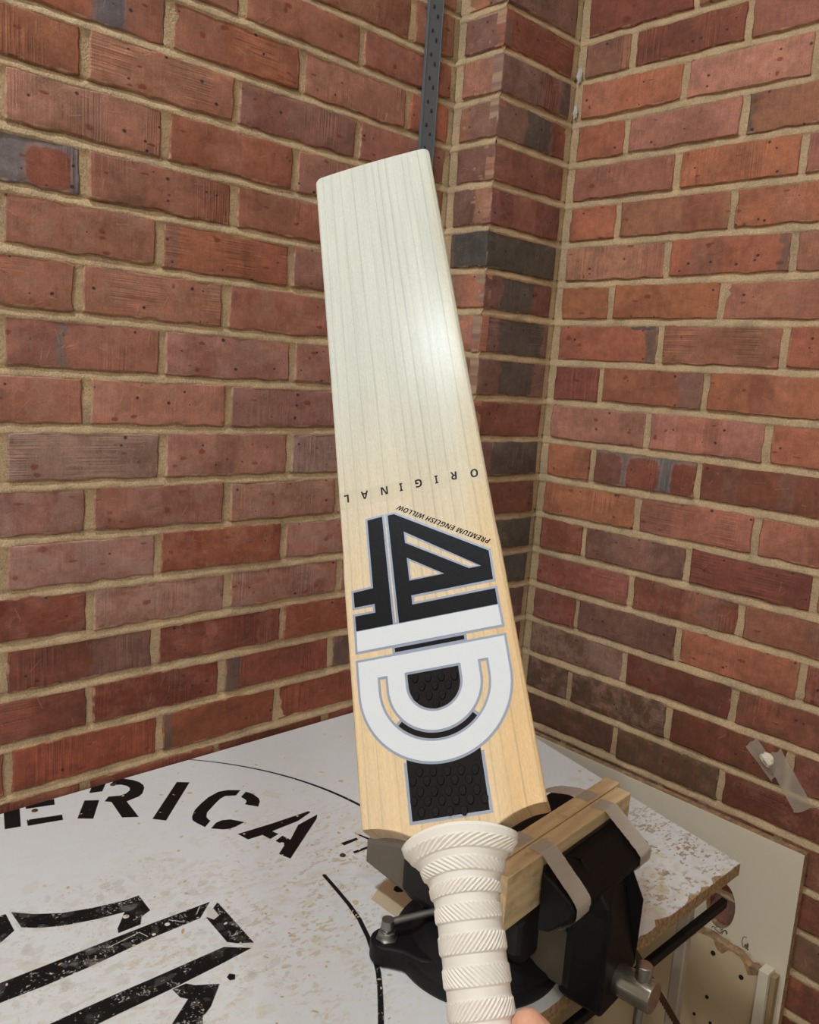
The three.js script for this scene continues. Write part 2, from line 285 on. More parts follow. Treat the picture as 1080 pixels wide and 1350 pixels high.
{ // the narrow pier in the corner: its front, and its return towards the left wall
  const rows = [], rows2 = [], dark = {
    5: { base: COAL, bands: [], dust: 0.05 }, 6: { base: PLUM, bands: [[0.25, 0.7, COAL, 0.95], [0.7, 1, DEEP, 0.5]], dust: 0.05 }, 7: { base: PLUM, bands: [[0.25, 0.9, COAL, 0.85]], dust: 0.05 },
    8: { base: PLUM, bands: [[0.3, 0.8, COAL, 0.85]], dust: 0.05 }, 10: { base: PLUM, bands: [[0.3, 1, COAL, 0.8]], dust: 0.05 }, 12: { base: COAL, bands: [[0, 0.2, PLUM, 0.8]], dust: 0.1 }, 13: { base: COAL, bands: [], dust: 0.1 },
    2: { base: PLUM, bands: [[0.4, 0.75, COAL, 0.9], [0.78, 1, DEEP, 0.8]], dust: 0.05 }, 1: { base: PLUM, bands: [[0.6, 0.8, DEEP, 0.6], [0.85, 1, COAL, 0.6]] } };
  for (let i = -3; i <= 17; i++) {
    const y0 = bedY(i + 1, devR), y1 = bedY(i, devR);
    rows.push({ y0, y1, xs: [-0.2136, -0.009], spec: { 0: dark[i] }, dflt: () => ({ base: pick([[138, 90, 78], PLUM, [146, 90, 76]]), dust: rr(0.1, 0.3), scr: 12 }) });
    rows2.push({ y0, y1, xs: [-0.099, 0], spec: { 0: i === 5 ? { base: [84, 80, 74], bands: [[0, 0.3, PLUM, 0.5]], dust: 0.2 } : { base: pick([DEEP, RED, BROWN]), bands: [[0.25, 0.7, PLUM, rr(0.2, 0.8)], [0.76, 1, [196, 140, 118], rr(0.25, 0.7)]], dust: 0.15, scr: 9, flakes: 6, flakeCol: [204, 160, 140] } } });
  }
  wall('wall_pier', { pos: [0, 0, 0], x0: -0.2136, x1: 0, rows, openL: 0.0001, openR: 0.006, inL: 0.022, amp: 1.1 });
  wall('wall_pier_return', { pos: [-0.2136, 0, 0], turn: -Math.PI / 2, x0: -0.113, x1: 0, rows: rows2, openL: 0.006, openR: 0.0001, inR: 0.022, amp: 1.1 });
}
// ---------------------------------------------------------------- rest of the room: plain plastered walls, floor, ceiling
{
  const plaster = std(0xb9b2a6, 0.92, { bumpMap: sandBump, bumpScale: 0.0006 });
  const conc = tex(512, 512, (x, y) => { const k = 0.75 + 0.35 * fbm(x / 50, y / 50, 5) + 0.06 * (rnd() - 0.5); return [132 * k, 128 * k, 122 * k]; });
  const add = (n, g, m) => { const o = part(n, g, m, scene, true); structure(o); return o; };
  add('floor', box(-4.4, 0.12, -0.12, 0, -0.24, 3.4, 0.001), std(0xffffff, 0.9, { map: conc }));
  add('ceiling', box(-4.4, 0.12, CEIL, CEIL + 0.12, -0.24, 3.4, 0.001), std(0xe4e0d8, 0.95));
  add('wall_back', box(-4.4, 0.12, 0, CEIL, 3.3, 3.4, 0.001), plaster);
  add('wall_side', box(-4.4, -4.3, 0, CEIL, -0.24, 3.3, 0.001), plaster);
  add('wall_left_plastered', box(-4.3, -2.24, 0, CEIL, -0.22, -0.112, 0.001), plaster);
  add('wall_right_plastered', box(0.001, 0.1, 0, CEIL, 1.46, 3.3, 0.001), plaster);
}
// ceiling downlights; the second is unseen, added to fill from the front
LAMPS.forEach(([x, z, rad, col], i) => {
  const t = thing('key_or_fill_downlight', ['round ceiling downlight above the middle of the white bench', 'unseen ceiling downlight added as fill, behind the bench near the plaster wall'][i], 'ceiling light', 'ceiling downlights');
  t.position.set(x, CEIL, z);
  part('trim_ring', lathe([[0.088, -0.002], [0.092, -0.007], [0.104, -0.008], [0.112, -0.004], [0.114, 0]], 40), std(0xeeeeea, 0.4), t);
  const d = part('diffuser', new THREE.CylinderGeometry(0.088, 0.088, 0.003, 40), std(0xffffff, 0.5, { emissive: col, emissiveIntensity: 6 }), t); d.position.y = -0.003;
  const L = new THREE.RectAreaLight(col, rad, 0.155, 0.155); L.position.set(0, -0.008, 0); L.rotation.x = -Math.PI / 2; t.add(L); L.castShadow = true; L.name = 'lamp_light';
});
{ // pendant lamp: rod, cap and opal globe
  const [x, y, z, cd, col] = PENDANT, t = thing('pendant_lamp', 'opal glass globe pendant lamp hanging from the ceiling away from the bricks', 'pendant lamp'); t.position.set(x, y, z);
  part('cord', cyl(0.003, 0.003, [0, 0.05, 0], [0, CEIL - y, 0], 10), std(0xddddd8, 0.6), t);
  part('cap', lathe([[0, 0.085], [0.018, 0.083], [0.024, 0.07], [0.026, 0.05], [0.022, 0.046]], 30), std(0xd8d6d0, 0.4), t);
  const b = part('opal_globe', new THREE.SphereGeometry(0.055, 36, 24), std(0xffffff, 0.4, { emissive: col, emissiveIntensity: 8 }), t);
  const L = new THREE.PointLight(col, cd, 0, 2); L.castShadow = true; L.shadow.radius = 2.4; L.name = 'lamp_light'; t.add(L);
}
// ---------------------------------------------------------------- workbench: laminated chipboard top with a stencilled print
const DT = 0.902;                                       // height of the bench top
function benchPrint() {
  const W = 2048, H = 1227, cv = document.createElement('canvas'); cv.width = W; cv.height = H;
  const c = cv.getContext('2d'), X = x => (x + 1350) / 1210 * W, Y = z => (z + 113) / 725 * H, S = W / 1210;
  c.fillStyle = '#e5e8eb'; c.fillRect(0, 0, W, H);
  // worn, dusty areas: tan dust, densest around the vice and towards the near right corner
  const dens = (x, z) => 0.05 + 0.9 * Math.exp(-(((x + 700) / 170) ** 2 + ((z - 310) / 150) ** 2)) + 0.9 * Math.exp(-(((x + 330) / 170) ** 2 + ((z - 540) / 130) ** 2)) + 0.5 * Math.exp(-(((x + 980) / 260) ** 2 + ((z - 340) / 150) ** 2));
  const blob = (x, z, r, col, a, sx = 1) => {
    c.globalAlpha = a; c.fillStyle = col; c.beginPath(); const n = 9, t0 = rr(0, 6.28), st = rr(0, 3.14);
    for (let i = 0; i < n; i++) { const t = t0 + i / n * 6.283, q = r * rr(0.55, 1.2), px = q * Math.cos(t) * sx, py = q * Math.sin(t); c.lineTo(X(x + px * Math.cos(st) - py * Math.sin(st)), Y(z + px * Math.sin(st) + py * Math.cos(st))); }
    c.closePath(); c.fill(); c.globalAlpha = 1;
  };
  const im = c.getImageData(0, 0, W, H), dd = im.data;
  for (let j = 0; j < H; j++) for (let i = 0; i < W; i++) {
    const x = i / W * 1210 - 1350, z = j / H * 725 - 113, D = clamp(dens(x, z)), o = 4 * (j * W + i);
    const st = fbm(x / 16 + z / 40, z / 7 - x / 40, 4), fi = fbm(x / 4.5, z / 3.2, 3), big = fbm(x / 70, z / 50, 3);
    let m = sstep(0.42, 0.72, st * 0.6 + fi * 0.4) * (0.12 + 0.75 * D) * sstep(0.2, 0.6, big), w = sstep(0.60, 0.68, fbm(x / 6.5 + 40, z / 3.7 + 9, 3)) * D * sstep(0.35, 0.55, fbm(x / 30 + 7, z / 24, 3));
    const near = Math.exp(-(((x + 330) / 150) ** 2 + ((z - 520) / 120) ** 2)); w = Math.max(w, near * sstep(0.585, 0.67, fbm(x / 8 + 3, z / 5 + 70, 4)) * sstep(0.42, 0.58, fbm(x / 45 + 3, z / 30 + 7, 2)));
    m = clamp(m * 0.62); w = clamp(w * (near > 0.35 ? 0.75 : 0.42)); const k = 1 + 0.02 * (fi - 0.5);
    const col = [lerp(lerp(229, 214, m) * k, near > 0.35 ? 142 : 186, w), lerp(lerp(232, 202, m) * k, near > 0.35 ? 110 : 152, w), lerp(lerp(235, 184, m) * k, near > 0.35 ? 74 : 106, w)];
    dd[o] = col[0]; dd[o + 1] = col[1]; dd[o + 2] = col[2];
  }
  c.putImageData(im, 0, 0);
  for (let i = 0; i < 260; i++) { const x = rr(-1300, -150), z = rr(-100, 612); if (rnd() < dens(x, z)) blob(x, z, rr(3, 11), pick(['#cbb78f', '#d6c8ac', '#c9b08a']), rr(0.08, 0.25), rr(1, 2.2)); }
  for (let i = 0; i < 60; i++) { const x = rr(-470, -330), z = rr(470, 600); blob(x, z, rr(4, 14), pick(['#f1efe8', '#d9d2b4', '#c9bf9c']), rr(0.15, 0.4), rr(1, 2)); }
  blob(-696, 374, 3, '#c0a27c', 0.01);
  const P = (pts, col = '#141416') => { c.fillStyle = col; c.beginPath(); pts.forEach(([x, z], i) => i ? c.lineTo(X(x), Y(z)) : c.moveTo(X(x), Y(z))); c.closePath(); c.fill(); };
  P([[-717, 353], [-671, 330], [-640, 372], [-690, 408], [-716, 396]], '#d0bd9f');
  // the two rings
  const arc = (pts, w) => { for (let i = 0; i + 1 < pts.length; i++) { c.strokeStyle = '#17171a'; c.lineCap = 'round'; c.lineWidth = S * lerp(w[0], w[1], i / pts.length); c.beginPath(); c.moveTo(X(pts[i][0]), Y(pts[i][1])); c.lineTo(X(pts[i + 1][0]), Y(pts[i + 1][1])); c.stroke(); } };
  const ring = []; for (let a = -46.2; a <= -2; a += 1) { const t = a * Math.PI / 180; ring.push([-1038.9 + 459.5 * Math.cos(t), 218.9 + 459.5 * Math.sin(t)]); }
  arc(ring, [2.2, 5.5]);
  arc([[-733, 279], [-738, 308], [-745, 344], [-753, 374], [-766, 406], [-779, 431], [-794, 456], [-809, 476], [-823, 493], [-840, 513], [-862, 533], [-890, 552]], [5, 6.5]);
  // stencilled letters E R I C A
  P([[-1000, -113], [-979, -112], [-995, -59], [-1014, -64]]); P([[-971, -111], [-933, -106], [-938, -90], [-974, -101]]); P([[-983, -71], [-940, -57], [-944, -43], [-987, -55]]);
  P([[-886, -94], [-877, -108], [-863, -112], [-852, -112], [-869, -88], [-881, -92]]); P([[-900, -77], [-883, -66], [-910, -22], [-927, -35]]);
  P([[-840, -112], [-828, -108], [-818, -95], [-813, -83], [-812, -72], [-815, -62], [-825, -48], [-833, -43], [-853, -40], [-858, 10], [-877, -2], [-871, -51], [-878, -58], [-868, -68], [-853, -61], [-844, -62], [-835, -68], [-832, -75], [-833, -83], [-838, -91], [-851, -99]]);
  P([[-767, -51], [-752, -39], [-832, 41], [-845, 26]]);
  P([[-702, 27], [-717, 16], [-731, 12], [-752, 18], [-770, 28], [-786, 39], [-798, 53], [-802, 62], [-801, 71], [-797, 88], [-783, 78], [-783, 71], [-782, 65], [-775, 55], [-750, 38], [-740, 32], [-730, 29], [-716, 37]]);
  P([[-698, 36], [-694, 44], [-693, 52], [-693, 64], [-697, 73], [-707, 84], [-719, 67], [-713, 62], [-711, 57], [-712, 45]]);
  P([[-792, 96], [-779, 87], [-769, 86], [-758, 91], [-746, 109], [-763, 112], [-772, 112], [-780, 108]]);
  P([[-770, 130], [-716, 135], [-655, 138], [-654, 142], [-683, 151], [-728, 152], [-725, 163], [-741, 167], [-744, 152], [-766, 150]]);
  P([[-650, 153], [-658, 162], [-746, 222], [-752, 204], [-734, 191], [-738, 175], [-723, 170], [-720, 185], [-689, 160]]);
  P([[-669, 233], [-643, 235], [-644, 240], [-669, 240]]); P([[-669, 259], [-630, 262], [-632, 266], [-670, 264]]); P([[-636, 224], [-628, 252], [-632, 254], [-638, 227]]);
  // the large figure inside the ring
  P([[-1120, 118], [-1090, 116], [-1071, 119], [-1073, 154], [-1092, 166], [-1125, 185]]);
  P([[-1065, 119], [-1046, 138], [-1021, 155], [-989, 167], [-955, 176], [-937, 177], [-939, 211], [-952, 216], [-959, 228], [-985, 227], [-982, 218], [-964, 196], [-992, 190], [-1028, 178], [-1051, 165], [-1065, 153]]);
  P([[-1190, 226], [-1111, 228], [-1064, 230], [-1020, 231], [-950, 234], [-876, 239], [-900, 259], [-962, 257], [-1033, 260], [-1078, 259], [-1117, 256], [-1190, 252]]);
  P([[-869, 245], [-874, 333], [-889, 323], [-897, 314], [-894, 263]]);
  P([[-904, 319], [-881, 339], [-922, 341], [-978, 342], [-1037, 341], [-1072, 341], [-1180, 342], [-1180, 312], [-1067, 313], [-1027, 314], [-989, 316]]);
  P([[-964, 344], [-958, 352], [-937, 366], [-960, 388], [-974, 396], [-986, 420], [-1030, 420], [-1001, 385], [-973, 365], [-978, 358], [-979, 343]]);
  P([[-926, 362], [-921, 359], [-917, 364], [-921, 370], [-926, 368]]);
  P([[-682, 356], [-676, 352], [-668, 353], [-664, 358], [-668, 364], [-676, 366], [-682, 362]], '#0b0b0c');
  P([[-879, 253], [-886, 250], [-893, 262], [-889, 271], [-880, 268]], '#dad8d4');
  // wear through the print
  const fleck = (x, z, l, w, a) => { c.strokeStyle = pick(['#e6e4e0', '#d9d6d0', '#cfcac0']); c.globalAlpha = a; c.lineWidth = S * w; c.beginPath(); const t = rr(0, 6.28); c.moveTo(X(x), Y(z)); c.lineTo(X(x + l * Math.cos(t)), Y(z + l * Math.sin(t))); c.stroke(); c.globalAlpha = 1; };
  for (let i = 0; i < 9000; i++) { const x = rr(-1190, -860), z = rr(110, 420); if (fbm(x / 18, z / 14, 3) > 0.545) fleck(x, z, rr(0.1, 2.6), rr(0.5, 1.5), rr(0.5, 1)); }
  for (let i = 0; i < 1500; i++) fleck(rr(-1190, -860), rr(110, 420), rr(0, 1.2), rr(0.4, 1.1), rr(0.4, 1));
  for (let i = 0; i < 500; i++) { const x = rr(-1190, -860), z = rr(110, 420); blob(x, z, rr(1.5, 7), pick(['#c5c1b8', '#b8b3a8', '#d5d0c6']), rr(0.06, 0.3), 1.6); }
  for (let i = 0; i < 170; i++) fleck(rr(-1010, -650), rr(-110, 220), rr(0.2, 1.6), rr(0.3, 1), rr(0.3, 0.8));
  for (let i = 0; i < 90; i++) { const t = rr(0, 1); fleck(lerp(-790, -850, t) + rr(-12, 22), lerp(446, 520, t) + rr(-8, 8), rr(0.4, 4), rr(0.3, 1), 0.9); }
  for (const [x0, z0, x1, z1] of [[-964, 196, -982, 218], [-1004, 243, -966, 240], [-966, 240, -962, 252], [-930, 240, -918, 254], [-890, 240, -900, 250]]) { c.strokeStyle = '#e9e8e4'; c.lineWidth = S * 1.1; c.beginPath(); c.moveTo(X(x0), Y(z0)); c.lineTo(X(x1), Y(z1)); c.stroke(); }
  for (const [x, z, r] of [[-966, 205, 3.6], [-935, 246, 3.2], [-955, 253, 2.2], [-735, 186, 3.4], [-870, -112, 3]]) { c.fillStyle = '#e6e4e0'; c.beginPath(); c.arc(X(x), Y(z), r * S, 0, 6.3); c.fill(); }
  const t = new THREE.CanvasTexture(cv); t.colorSpace = THREE.SRGBColorSpace; return t;
}
const chip = tex(512, 256, (x, y) => { const n = fbm(x / 5, y / 3, 3), k = 0.62 + 0.5 * n + 0.18 * (rnd() - 0.5); return [186 * k, 152 * k, 112 * k]; });
const chipMat = std(0xffffff, 0.95, { map: chip, bumpMap: chip, bumpScale: 0.001 });
{
  const t = thing('workbench', 'white laminated workbench top with black stencilled print in the brick corner', 'workbench');
  const back = [[-2.2, -0.107], [-0.218, -0.107], [-0.218, 0.006], [-0.128, 0.006]];
  const edge = [[-0.25, 0.607]], nx = 60; const worn = [[-0.25, 0.606]];
  for (let i = 0; i <= nx; i++) { const x = -0.256 - 0.62 * i / nx, f = fbm(x * 60, 3, 3); edge.push([x, 0.607 - 0.0012 * f]); worn.push([x, 0.606 - 0.0085 * sstep(0.4, 0.8, f)]); }
  for (const e of [edge, worn]) { e.push([-1.2, 0.606]); e.push([-2.2, 0.606]); }
  const flat = (pts, h) => { const g = extr(pts.map(([x, z]) => [x, -z]), h, 0, 1); g.rotateX(-Math.PI / 2); return g; };   // (x, z) outline, y from 0 to h
  const core = flat([...back, ...edge].reverse(), 0.0172); { const p = core.attributes.position, u = core.attributes.uv; for (let i = 0; i < p.count; i++) u.setXY(i, (p.getX(i) + p.getZ(i)) * 3, p.getY(i) * 3 + p.getZ(i)); }
  part('chipboard_core', core, chipMat, t).position.y = DT - 0.018;
  const lam = flat([...back, ...worn].reverse(), 0.0008); { const p = lam.attributes.position, u = lam.attributes.uv; for (let i = 0; i < p.count; i++) u.setXY(i, (p.getX(i) + 1.35) / 1.21, 1 - (p.getZ(i) + 0.113) / 0.725); }
  const print = benchPrint(); const lm = phys(0xffffff, 0.55, { map: print, specularIntensity: 0.4, clearcoat: 0.06, clearcoatRoughness: 0.25 });
  part('printed_laminate', lam, lm, t).position.y = DT - 0.0008;
  for (const [x, z] of [[-0.686, 0.258], [-0.966, -0.089], [-0.848, -0.098]]) { const s = part('screw_head', lathe([[0, 0.0012], [0.0016, 0.0008], [0.0034, 0.0014], [0.0042, 0.0008], [0.0046, -0.002]], 20), std(0x6f5634, 0.5, { metalness: 0.7 }), t); s.position.set(x, DT, z); }
  const white = std(0xd5d0c6, 0.5), tim = std(0xc4a674, 0.8), iron = std(0x1c1c1d, 0.55, { metalness: 0.4 });
  part('leg', box(-0.314, -0.298, 0, DT - 0.018, 0.556, 0.574, 0.003), std(0xb3a99a, 0.6), t).userData.label = 'thin pale grey front leg';
  part('leg', box(-0.69, -0.645, 0, DT - 0.018, 0.52, 0.565, 0.003), tim, t).userData.label = 'pine front leg';
  part('leg', box(-0.62, -0.595, 0, DT - 0.018, 0.53, 0.565, 0.003), tim, t);
  for (const [x, z] of [[-2.1, 0.52], [-2.1, -0.06], [-0.32, -0.06], [-1.2, -0.06]]) part('leg', box(x, x + 0.045, 0, DT - 0.018, z, z + 0.045, 0.003), tim, t);
  part('rail', box(-1.9, -0.222, DT - 0.0925, DT - 0.079, 0.576, 0.586, 0.002), iron, t).userData.label = 'black iron rail under the front edge';
}
// flakes of wood on the bench: nobody could count them
{
  const fl = new THREE.BufferGeometry(), pv = [], n = 10; 
  for (let i = 0; i <= n; i++) { const a = i / n * 2.2 - 1.1; for (const s of [-1, 1]) pv.push(Math.sin(a) * 0.5 + 0.08 * s * Math.sin(i * 2.1), 0.12 * Math.cos(a) * 0.5, s * 0.28 * (1 - 0.5 * Math.abs(a) / 1.1)); }
  const id = []; for (let i = 0; i < n; i++) id.push(2 * i, 2 * i + 1, 2 * i + 3, 2 * i, 2 * i + 3, 2 * i + 2);
  fl.setAttribute('position', new THREE.Float32BufferAttribute(pv, 3)); fl.setIndex(id); fl.computeVertexNormals();
  const N = 380, im = new THREE.InstancedMesh(fl, std(0xffffff, 0.9, { side: THREE.DoubleSide }), N), m = new THREE.Object3D(), col = new THREE.Color();
  let k = 0, guard = 0;
  while (k < N && guard++ < 40000) {
    const x = rr(-1.25, -0.2), z = rr(-0.08, 0.59), d = Math.exp(-(((x + 0.72) / 0.2) ** 2 + ((z - 0.32) / 0.2) ** 2)) + 0.7 * Math.exp(-(((x + 0.33) / 0.16) ** 2 + ((z - 0.5) / 0.14) ** 2)) + 0.1;
    if (rnd() > d || x > -0.135 - 0.2 * z || Math.hypot(x + 0.67, z - 0.5) < 0.1) continue;
    const s = rr(0.002, 0.0062) * (rnd() < 0.08 ? 1.7 : 1); m.position.set(x, DT + 0.0004, z); m.rotation.set(rr(-0.1, 0.1), rr(0, 6.28), rr(-0.1, 0.1)); m.scale.set(s, s * rr(0.1, 0.7), s * rr(0.6, 1.5)); m.updateMatrix(); im.setMatrixAt(k, m.matrix);
    col.set(pick([0xdcc49c, 0xd6b98c, 0xe4d2b4, 0xded0b8, 0xcfae80])); im.setColorAt(k, col); k++;
  }
  im.count = k; im.name = numbered('wood_shavings'); im.castShadow = im.receiveShadow = true; im.userData.kind = 'stuff'; im.userData.label = 'small pale wood shavings scattered over the white bench top'; im.userData.category = 'shavings'; scene.add(im);
}
// ---------------------------------------------------------------- boards against the right wall
const melamine = std(0xe6dcca, 0.55);
{
  const t = thing('melamine_panel', 'tall white melamine panel standing upright against the right brick wall', 'panel');
  // outline in (z, y); an oval hand hole
  const hole = []; for (let i = 0; i < 28; i++) { const a = -i / 28 * 6.283; hole.push([0.492 + 0.026 * Math.cos(a) , 0.678 + 0.043 * Math.sin(a) ]); }
  const sh = (h, d) => { const g = extr(h, d, 0.0004, 1, [hole.map(([z, y]) => [z, y])]); g.rotateY(-Math.PI / 2); return g; };   // x -> z, depth -> -x
  const outl = [[0.003, 0], [0.614, 0], [0.614, 0.832], [0.003, 0.832]];
  const core = sh(outl, 0.0145); core.translate(-0.0035, 0, 0); part('chipboard_core', core, chipMat, t);
  const o2 = [[0.003, 0], [0.6135, 0], [0.6135, 0.8316], [0.003, 0.8316]];
  const f = sh(o2, 0.0012); f.translate(-0.018, 0, 0); part('front_laminate', f, melamine, t);
}
{
  const t = thing('broken_board', 'broken white board with a torn chipboard top edge standing before the melamine panel', 'board');
  const top = [], N = 46; for (let i = 0; i <= N; i++) { const z = 0.15 + 0.43 * i / N; top.push([z, 0.628 - 0.02 * (z - 0.35) + 0.011 * (fbm(z * 70, 2, 4) - 0.5) * 2 - 0.012 * sstep(0.5, 0.58, z)]); }
  const g = extr([[0.15, 0], [0.58, 0], ...top.slice().reverse()], 0.017, 0, 1); g.rotateY(-Math.PI / 2); g.translate(-0.0215, 0, 0); part('chipboard_core', g, chipMat, t);
  const top2 = top.map(([z, y], i) => [z, y - 0.004 - 0.016 * sstep(0.45, 0.75, fbm(z * 55 + 20, 7, 3))]);
  const f = extr([[0.15, 0], [0.58, 0], ...top2.slice().reverse()], 0.0012, 0, 1); f.rotateY(-Math.PI / 2); f.translate(-0.0385, 0, 0); part('front_laminate', f, std(0xd0bd9c, 0.6), t);
  part('edge_strip', box(-0.048, -0.022, 0, 0.622, 0.5805, 0.597, 0.0012), melamine, t);
  part('edge_strip', box(-0.038, -0.022, 0, 0.615, 0.5975, 0.606, 0.0012), std(0xa08a66, 0.7), t);
  for (const [z, y, r] of [[0.5, 0.6, 0.004], [0.552, 0.586, 0.004], [0.5, 0.515, 0.003], [0.482, 0.47, 0.0026], [0.512, 0.472, 0.0026]]) { const s = part('screw_hole', cyl(r, r * 1.05, [-0.0415, y, z], [-0.0399, y, z], 14), std(0x1d1611, 0.95), t); }
}
{ // a few dusty curls lying on the torn edge
  const gs = []; for (let i = 0; i < 7; i++) { const z = 0.42 + 0.14 * rnd(), c = []; let a = rr(0, 6); for (let k = 0; k < 9; k++) { a += rr(-0.2, 0.9); c.push(new THREE.Vector3(-0.03 + 0.007 * Math.cos(a) * k / 8, 0.632 + 0.002 * k * rnd() + 0.006 * Math.abs(Math.sin(a)), z + 0.008 * Math.sin(a) + k * 0.0012)); } gs.push(new THREE.TubeGeometry(new THREE.CatmullRomCurve3(c), 24, rr(0.0006, 0.0014), 5)); }
  const m = part('wood_curls', merge(gs), std(0x6e6a58, 0.95), scene, true); m.userData.kind = 'stuff'; tag(m, 'grey dusty wood curls caught on the torn edge of the broken board', 'shavings');
}
{ // thin brown saw blade hanging at the bench front
  const pts = [[0, 0.004], [0, -0.004]], teeth = []; const L = 0.34; for (let i = 0; i <= 70; i++) teeth.push([L * i / 70, -0.004 - (i & 1 ? 0.0018 : 0)]);
  const g = extr([[0, 0.0035], ...teeth, [L, 0.0035]].reverse(), 0.0014, 0.0002, 1);
  const m = part('saw_blade', g, std(0x4a3324, 0.6, { metalness: 0.3 }), scene, true); m.position.set(-0.54, 0.905, 0.618); m.rotation.z = -0.87 - 0.02;
  tag(m, 'thin rusty brown toothed saw blade hanging in front of the bench edge', 'saw blade');
}
// ---------------------------------------------------------------- things on the walls
{
  const holes = []; const L = 1.52;
  const t = thing('wall_starter_strip', 'grey galvanised perforated steel strip fixed upright to the left brick wall', 'metal strip'); t.position.set(-0.2778, 0.93, -0.1085);
  const s = new THREE.Shape(); s.moveTo(-0.0165, 0); s.lineTo(0.0165, 0); s.lineTo(0.0165, L); s.lineTo(-0.0165, L); s.closePath();
  for (let i = 0; i < 38; i++) { const y = 0.03 + i * 0.039; for (const dy of [0.026]) { const h = new THREE.Path(); h.absellipse(0.006, y + dy, 0.0022, 0.0026, 0, 6.283, true); s.holes.push(h); } }
  const g = new THREE.ExtrudeGeometry(s, { depth: 0.0016, bevelEnabled: true, bevelSize: 0.0004, bevelThickness: 0.0004, bevelSegments: 1, curveSegments: 8 });
  part('steel_web', g, std(0x76808a, 0.5, { metalness: 0.25 }), t);
  const dg = new THREE.SphereGeometry(0.0034, 14, 8); dg.scale(0.85, 1.1, 0.4); const dm = std(0x2f373e, 0.5);
  for (let i = 0; i < 38; i++) { const y = 0.03 + i * 0.039; if (y > 0.98 && y < 1.36) for (const [dx, dy] of [[0.004, 0], [-0.006, 0.013]]) part('dimple', dg, dm, t).position.set(dx, y + dy, 0.0022); }
  for (const x of [-0.0165, 0.0165]) part('folded_lip', box(x - 0.0012, x + 0.0012, 0, L, -0.0035, 0.003, 0.0006), std(0x6a747d, 0.5, { metalness: 0.25 }), t);
}
{ // clear tape stuck to the right wall with a lump of putty
  const strip = (pts, w) => { // pts (z, y), ribbon on the wall, slightly lifted and wrinkled
    const pos = [], idx = []; const n = 26; const a = new THREE.Vector2(...pts[0]), b = new THREE.Vector2(...pts[1]), d = b.clone().sub(a), L = d.length(), u = d.clone().normalize(), v = new THREE.Vector2(-u.y, u.x);
    for (let i = 0; i <= n; i++) for (let k = 0; k <= 6; k++) { const s = i / n * L, q = (k / 6 - 0.5) * w + (i === 0 || i === n ? rr(-0.002, 0.002) : 0); const p = a.clone().addScaledVector(u, s + (i === n || i === 0 ? rr(-0.003, 0.003) : 0)).addScaledVector(v, q); pos.push(-0.0022 - 0.0035 * fbm(s * 60 + 3, k * 0.6, 3), p.y, p.x); }
    for (let i = 0; i < n; i++) for (let k = 0; k < 6; k++) { const p = i * 7 + k; idx.push(p, p + 1, p + 8, p, p + 8, p + 7); }
    const g = new THREE.BufferGeometry(); g.setAttribute('position', new THREE.Float32BufferAttribute(pos, 3)); g.setIndex(idx); g.computeVertexNormals(); return g;
  };
  const clear = phys(0xd9cfc0, 0.4, { transparent: true, opacity: 0.45, side: THREE.DoubleSide });
  const y0 = H0;
  const t1 = part('adhesive_tape', strip([[0.497, y0 - 1.212], [0.548, y0 - 1.256]], 0.026), clear, scene, true); tag(t1, 'short crumpled clear tape piece under the white putty lump', 'tape');
  const t2 = part('adhesive_tape', strip([[0.535, y0 - 1.218], [0.597, y0 - 1.292]], 0.034), clear, scene, true); tag(t2, 'long clear tape strip peeling from the right brick wall beside the putty lump', 'tape');
  const g = new THREE.IcosahedronGeometry(0.0105, 3); const p = g.attributes.position; for (let i = 0; i < p.count; i++) { const x = p.getX(i), y = p.getY(i), z = p.getZ(i), k = 0.35 + 1.25 * fbm(x * 130 + 9, y * 150 + z * 130 + 5, 3); p.setXYZ(i, x * k * 0.8, y * k * 1.05, z * k); } g.computeVertexNormals();
  const m = part('putty_lump', g, std(0xe9e2cf, 0.7), scene, true); m.position.set(-0.0105, y0 - 1.2275, 0.532); tag(m, 'small cream putty lump stuck to the tape on the right wall', 'putty');
}
{ // pale lumps of cobweb in the corner
  for (const [x, y, z, s, l] of [[-0.004, H0 - 0.065, 0.007, 0.008, 'upper white cobweb tuft in the brick corner'], [-0.005, H0 - 0.13, 0.006, 0.007, 'lower white cobweb tuft in the brick corner']]) {
    const g = new THREE.IcosahedronGeometry(s, 3), p = g.attributes.position; for (let i = 0; i < p.count; i++) { const a = p.getX(i), b = p.getY(i), c = p.getZ(i), k = 0.4 + fbm(a * 300 + 3, b * 200 + c * 300, 3); p.setXYZ(i, a * k * 0.7, b * k * 1.8, c * k * 0.7); } g.computeVertexNormals();
    const m = part('cobweb', g, phys(0xd8d4cc, 1, { transparent: true, opacity: 0.75 }), scene, true); m.position.set(x, y, z); tag(m, l, 'cobweb');
  }
}
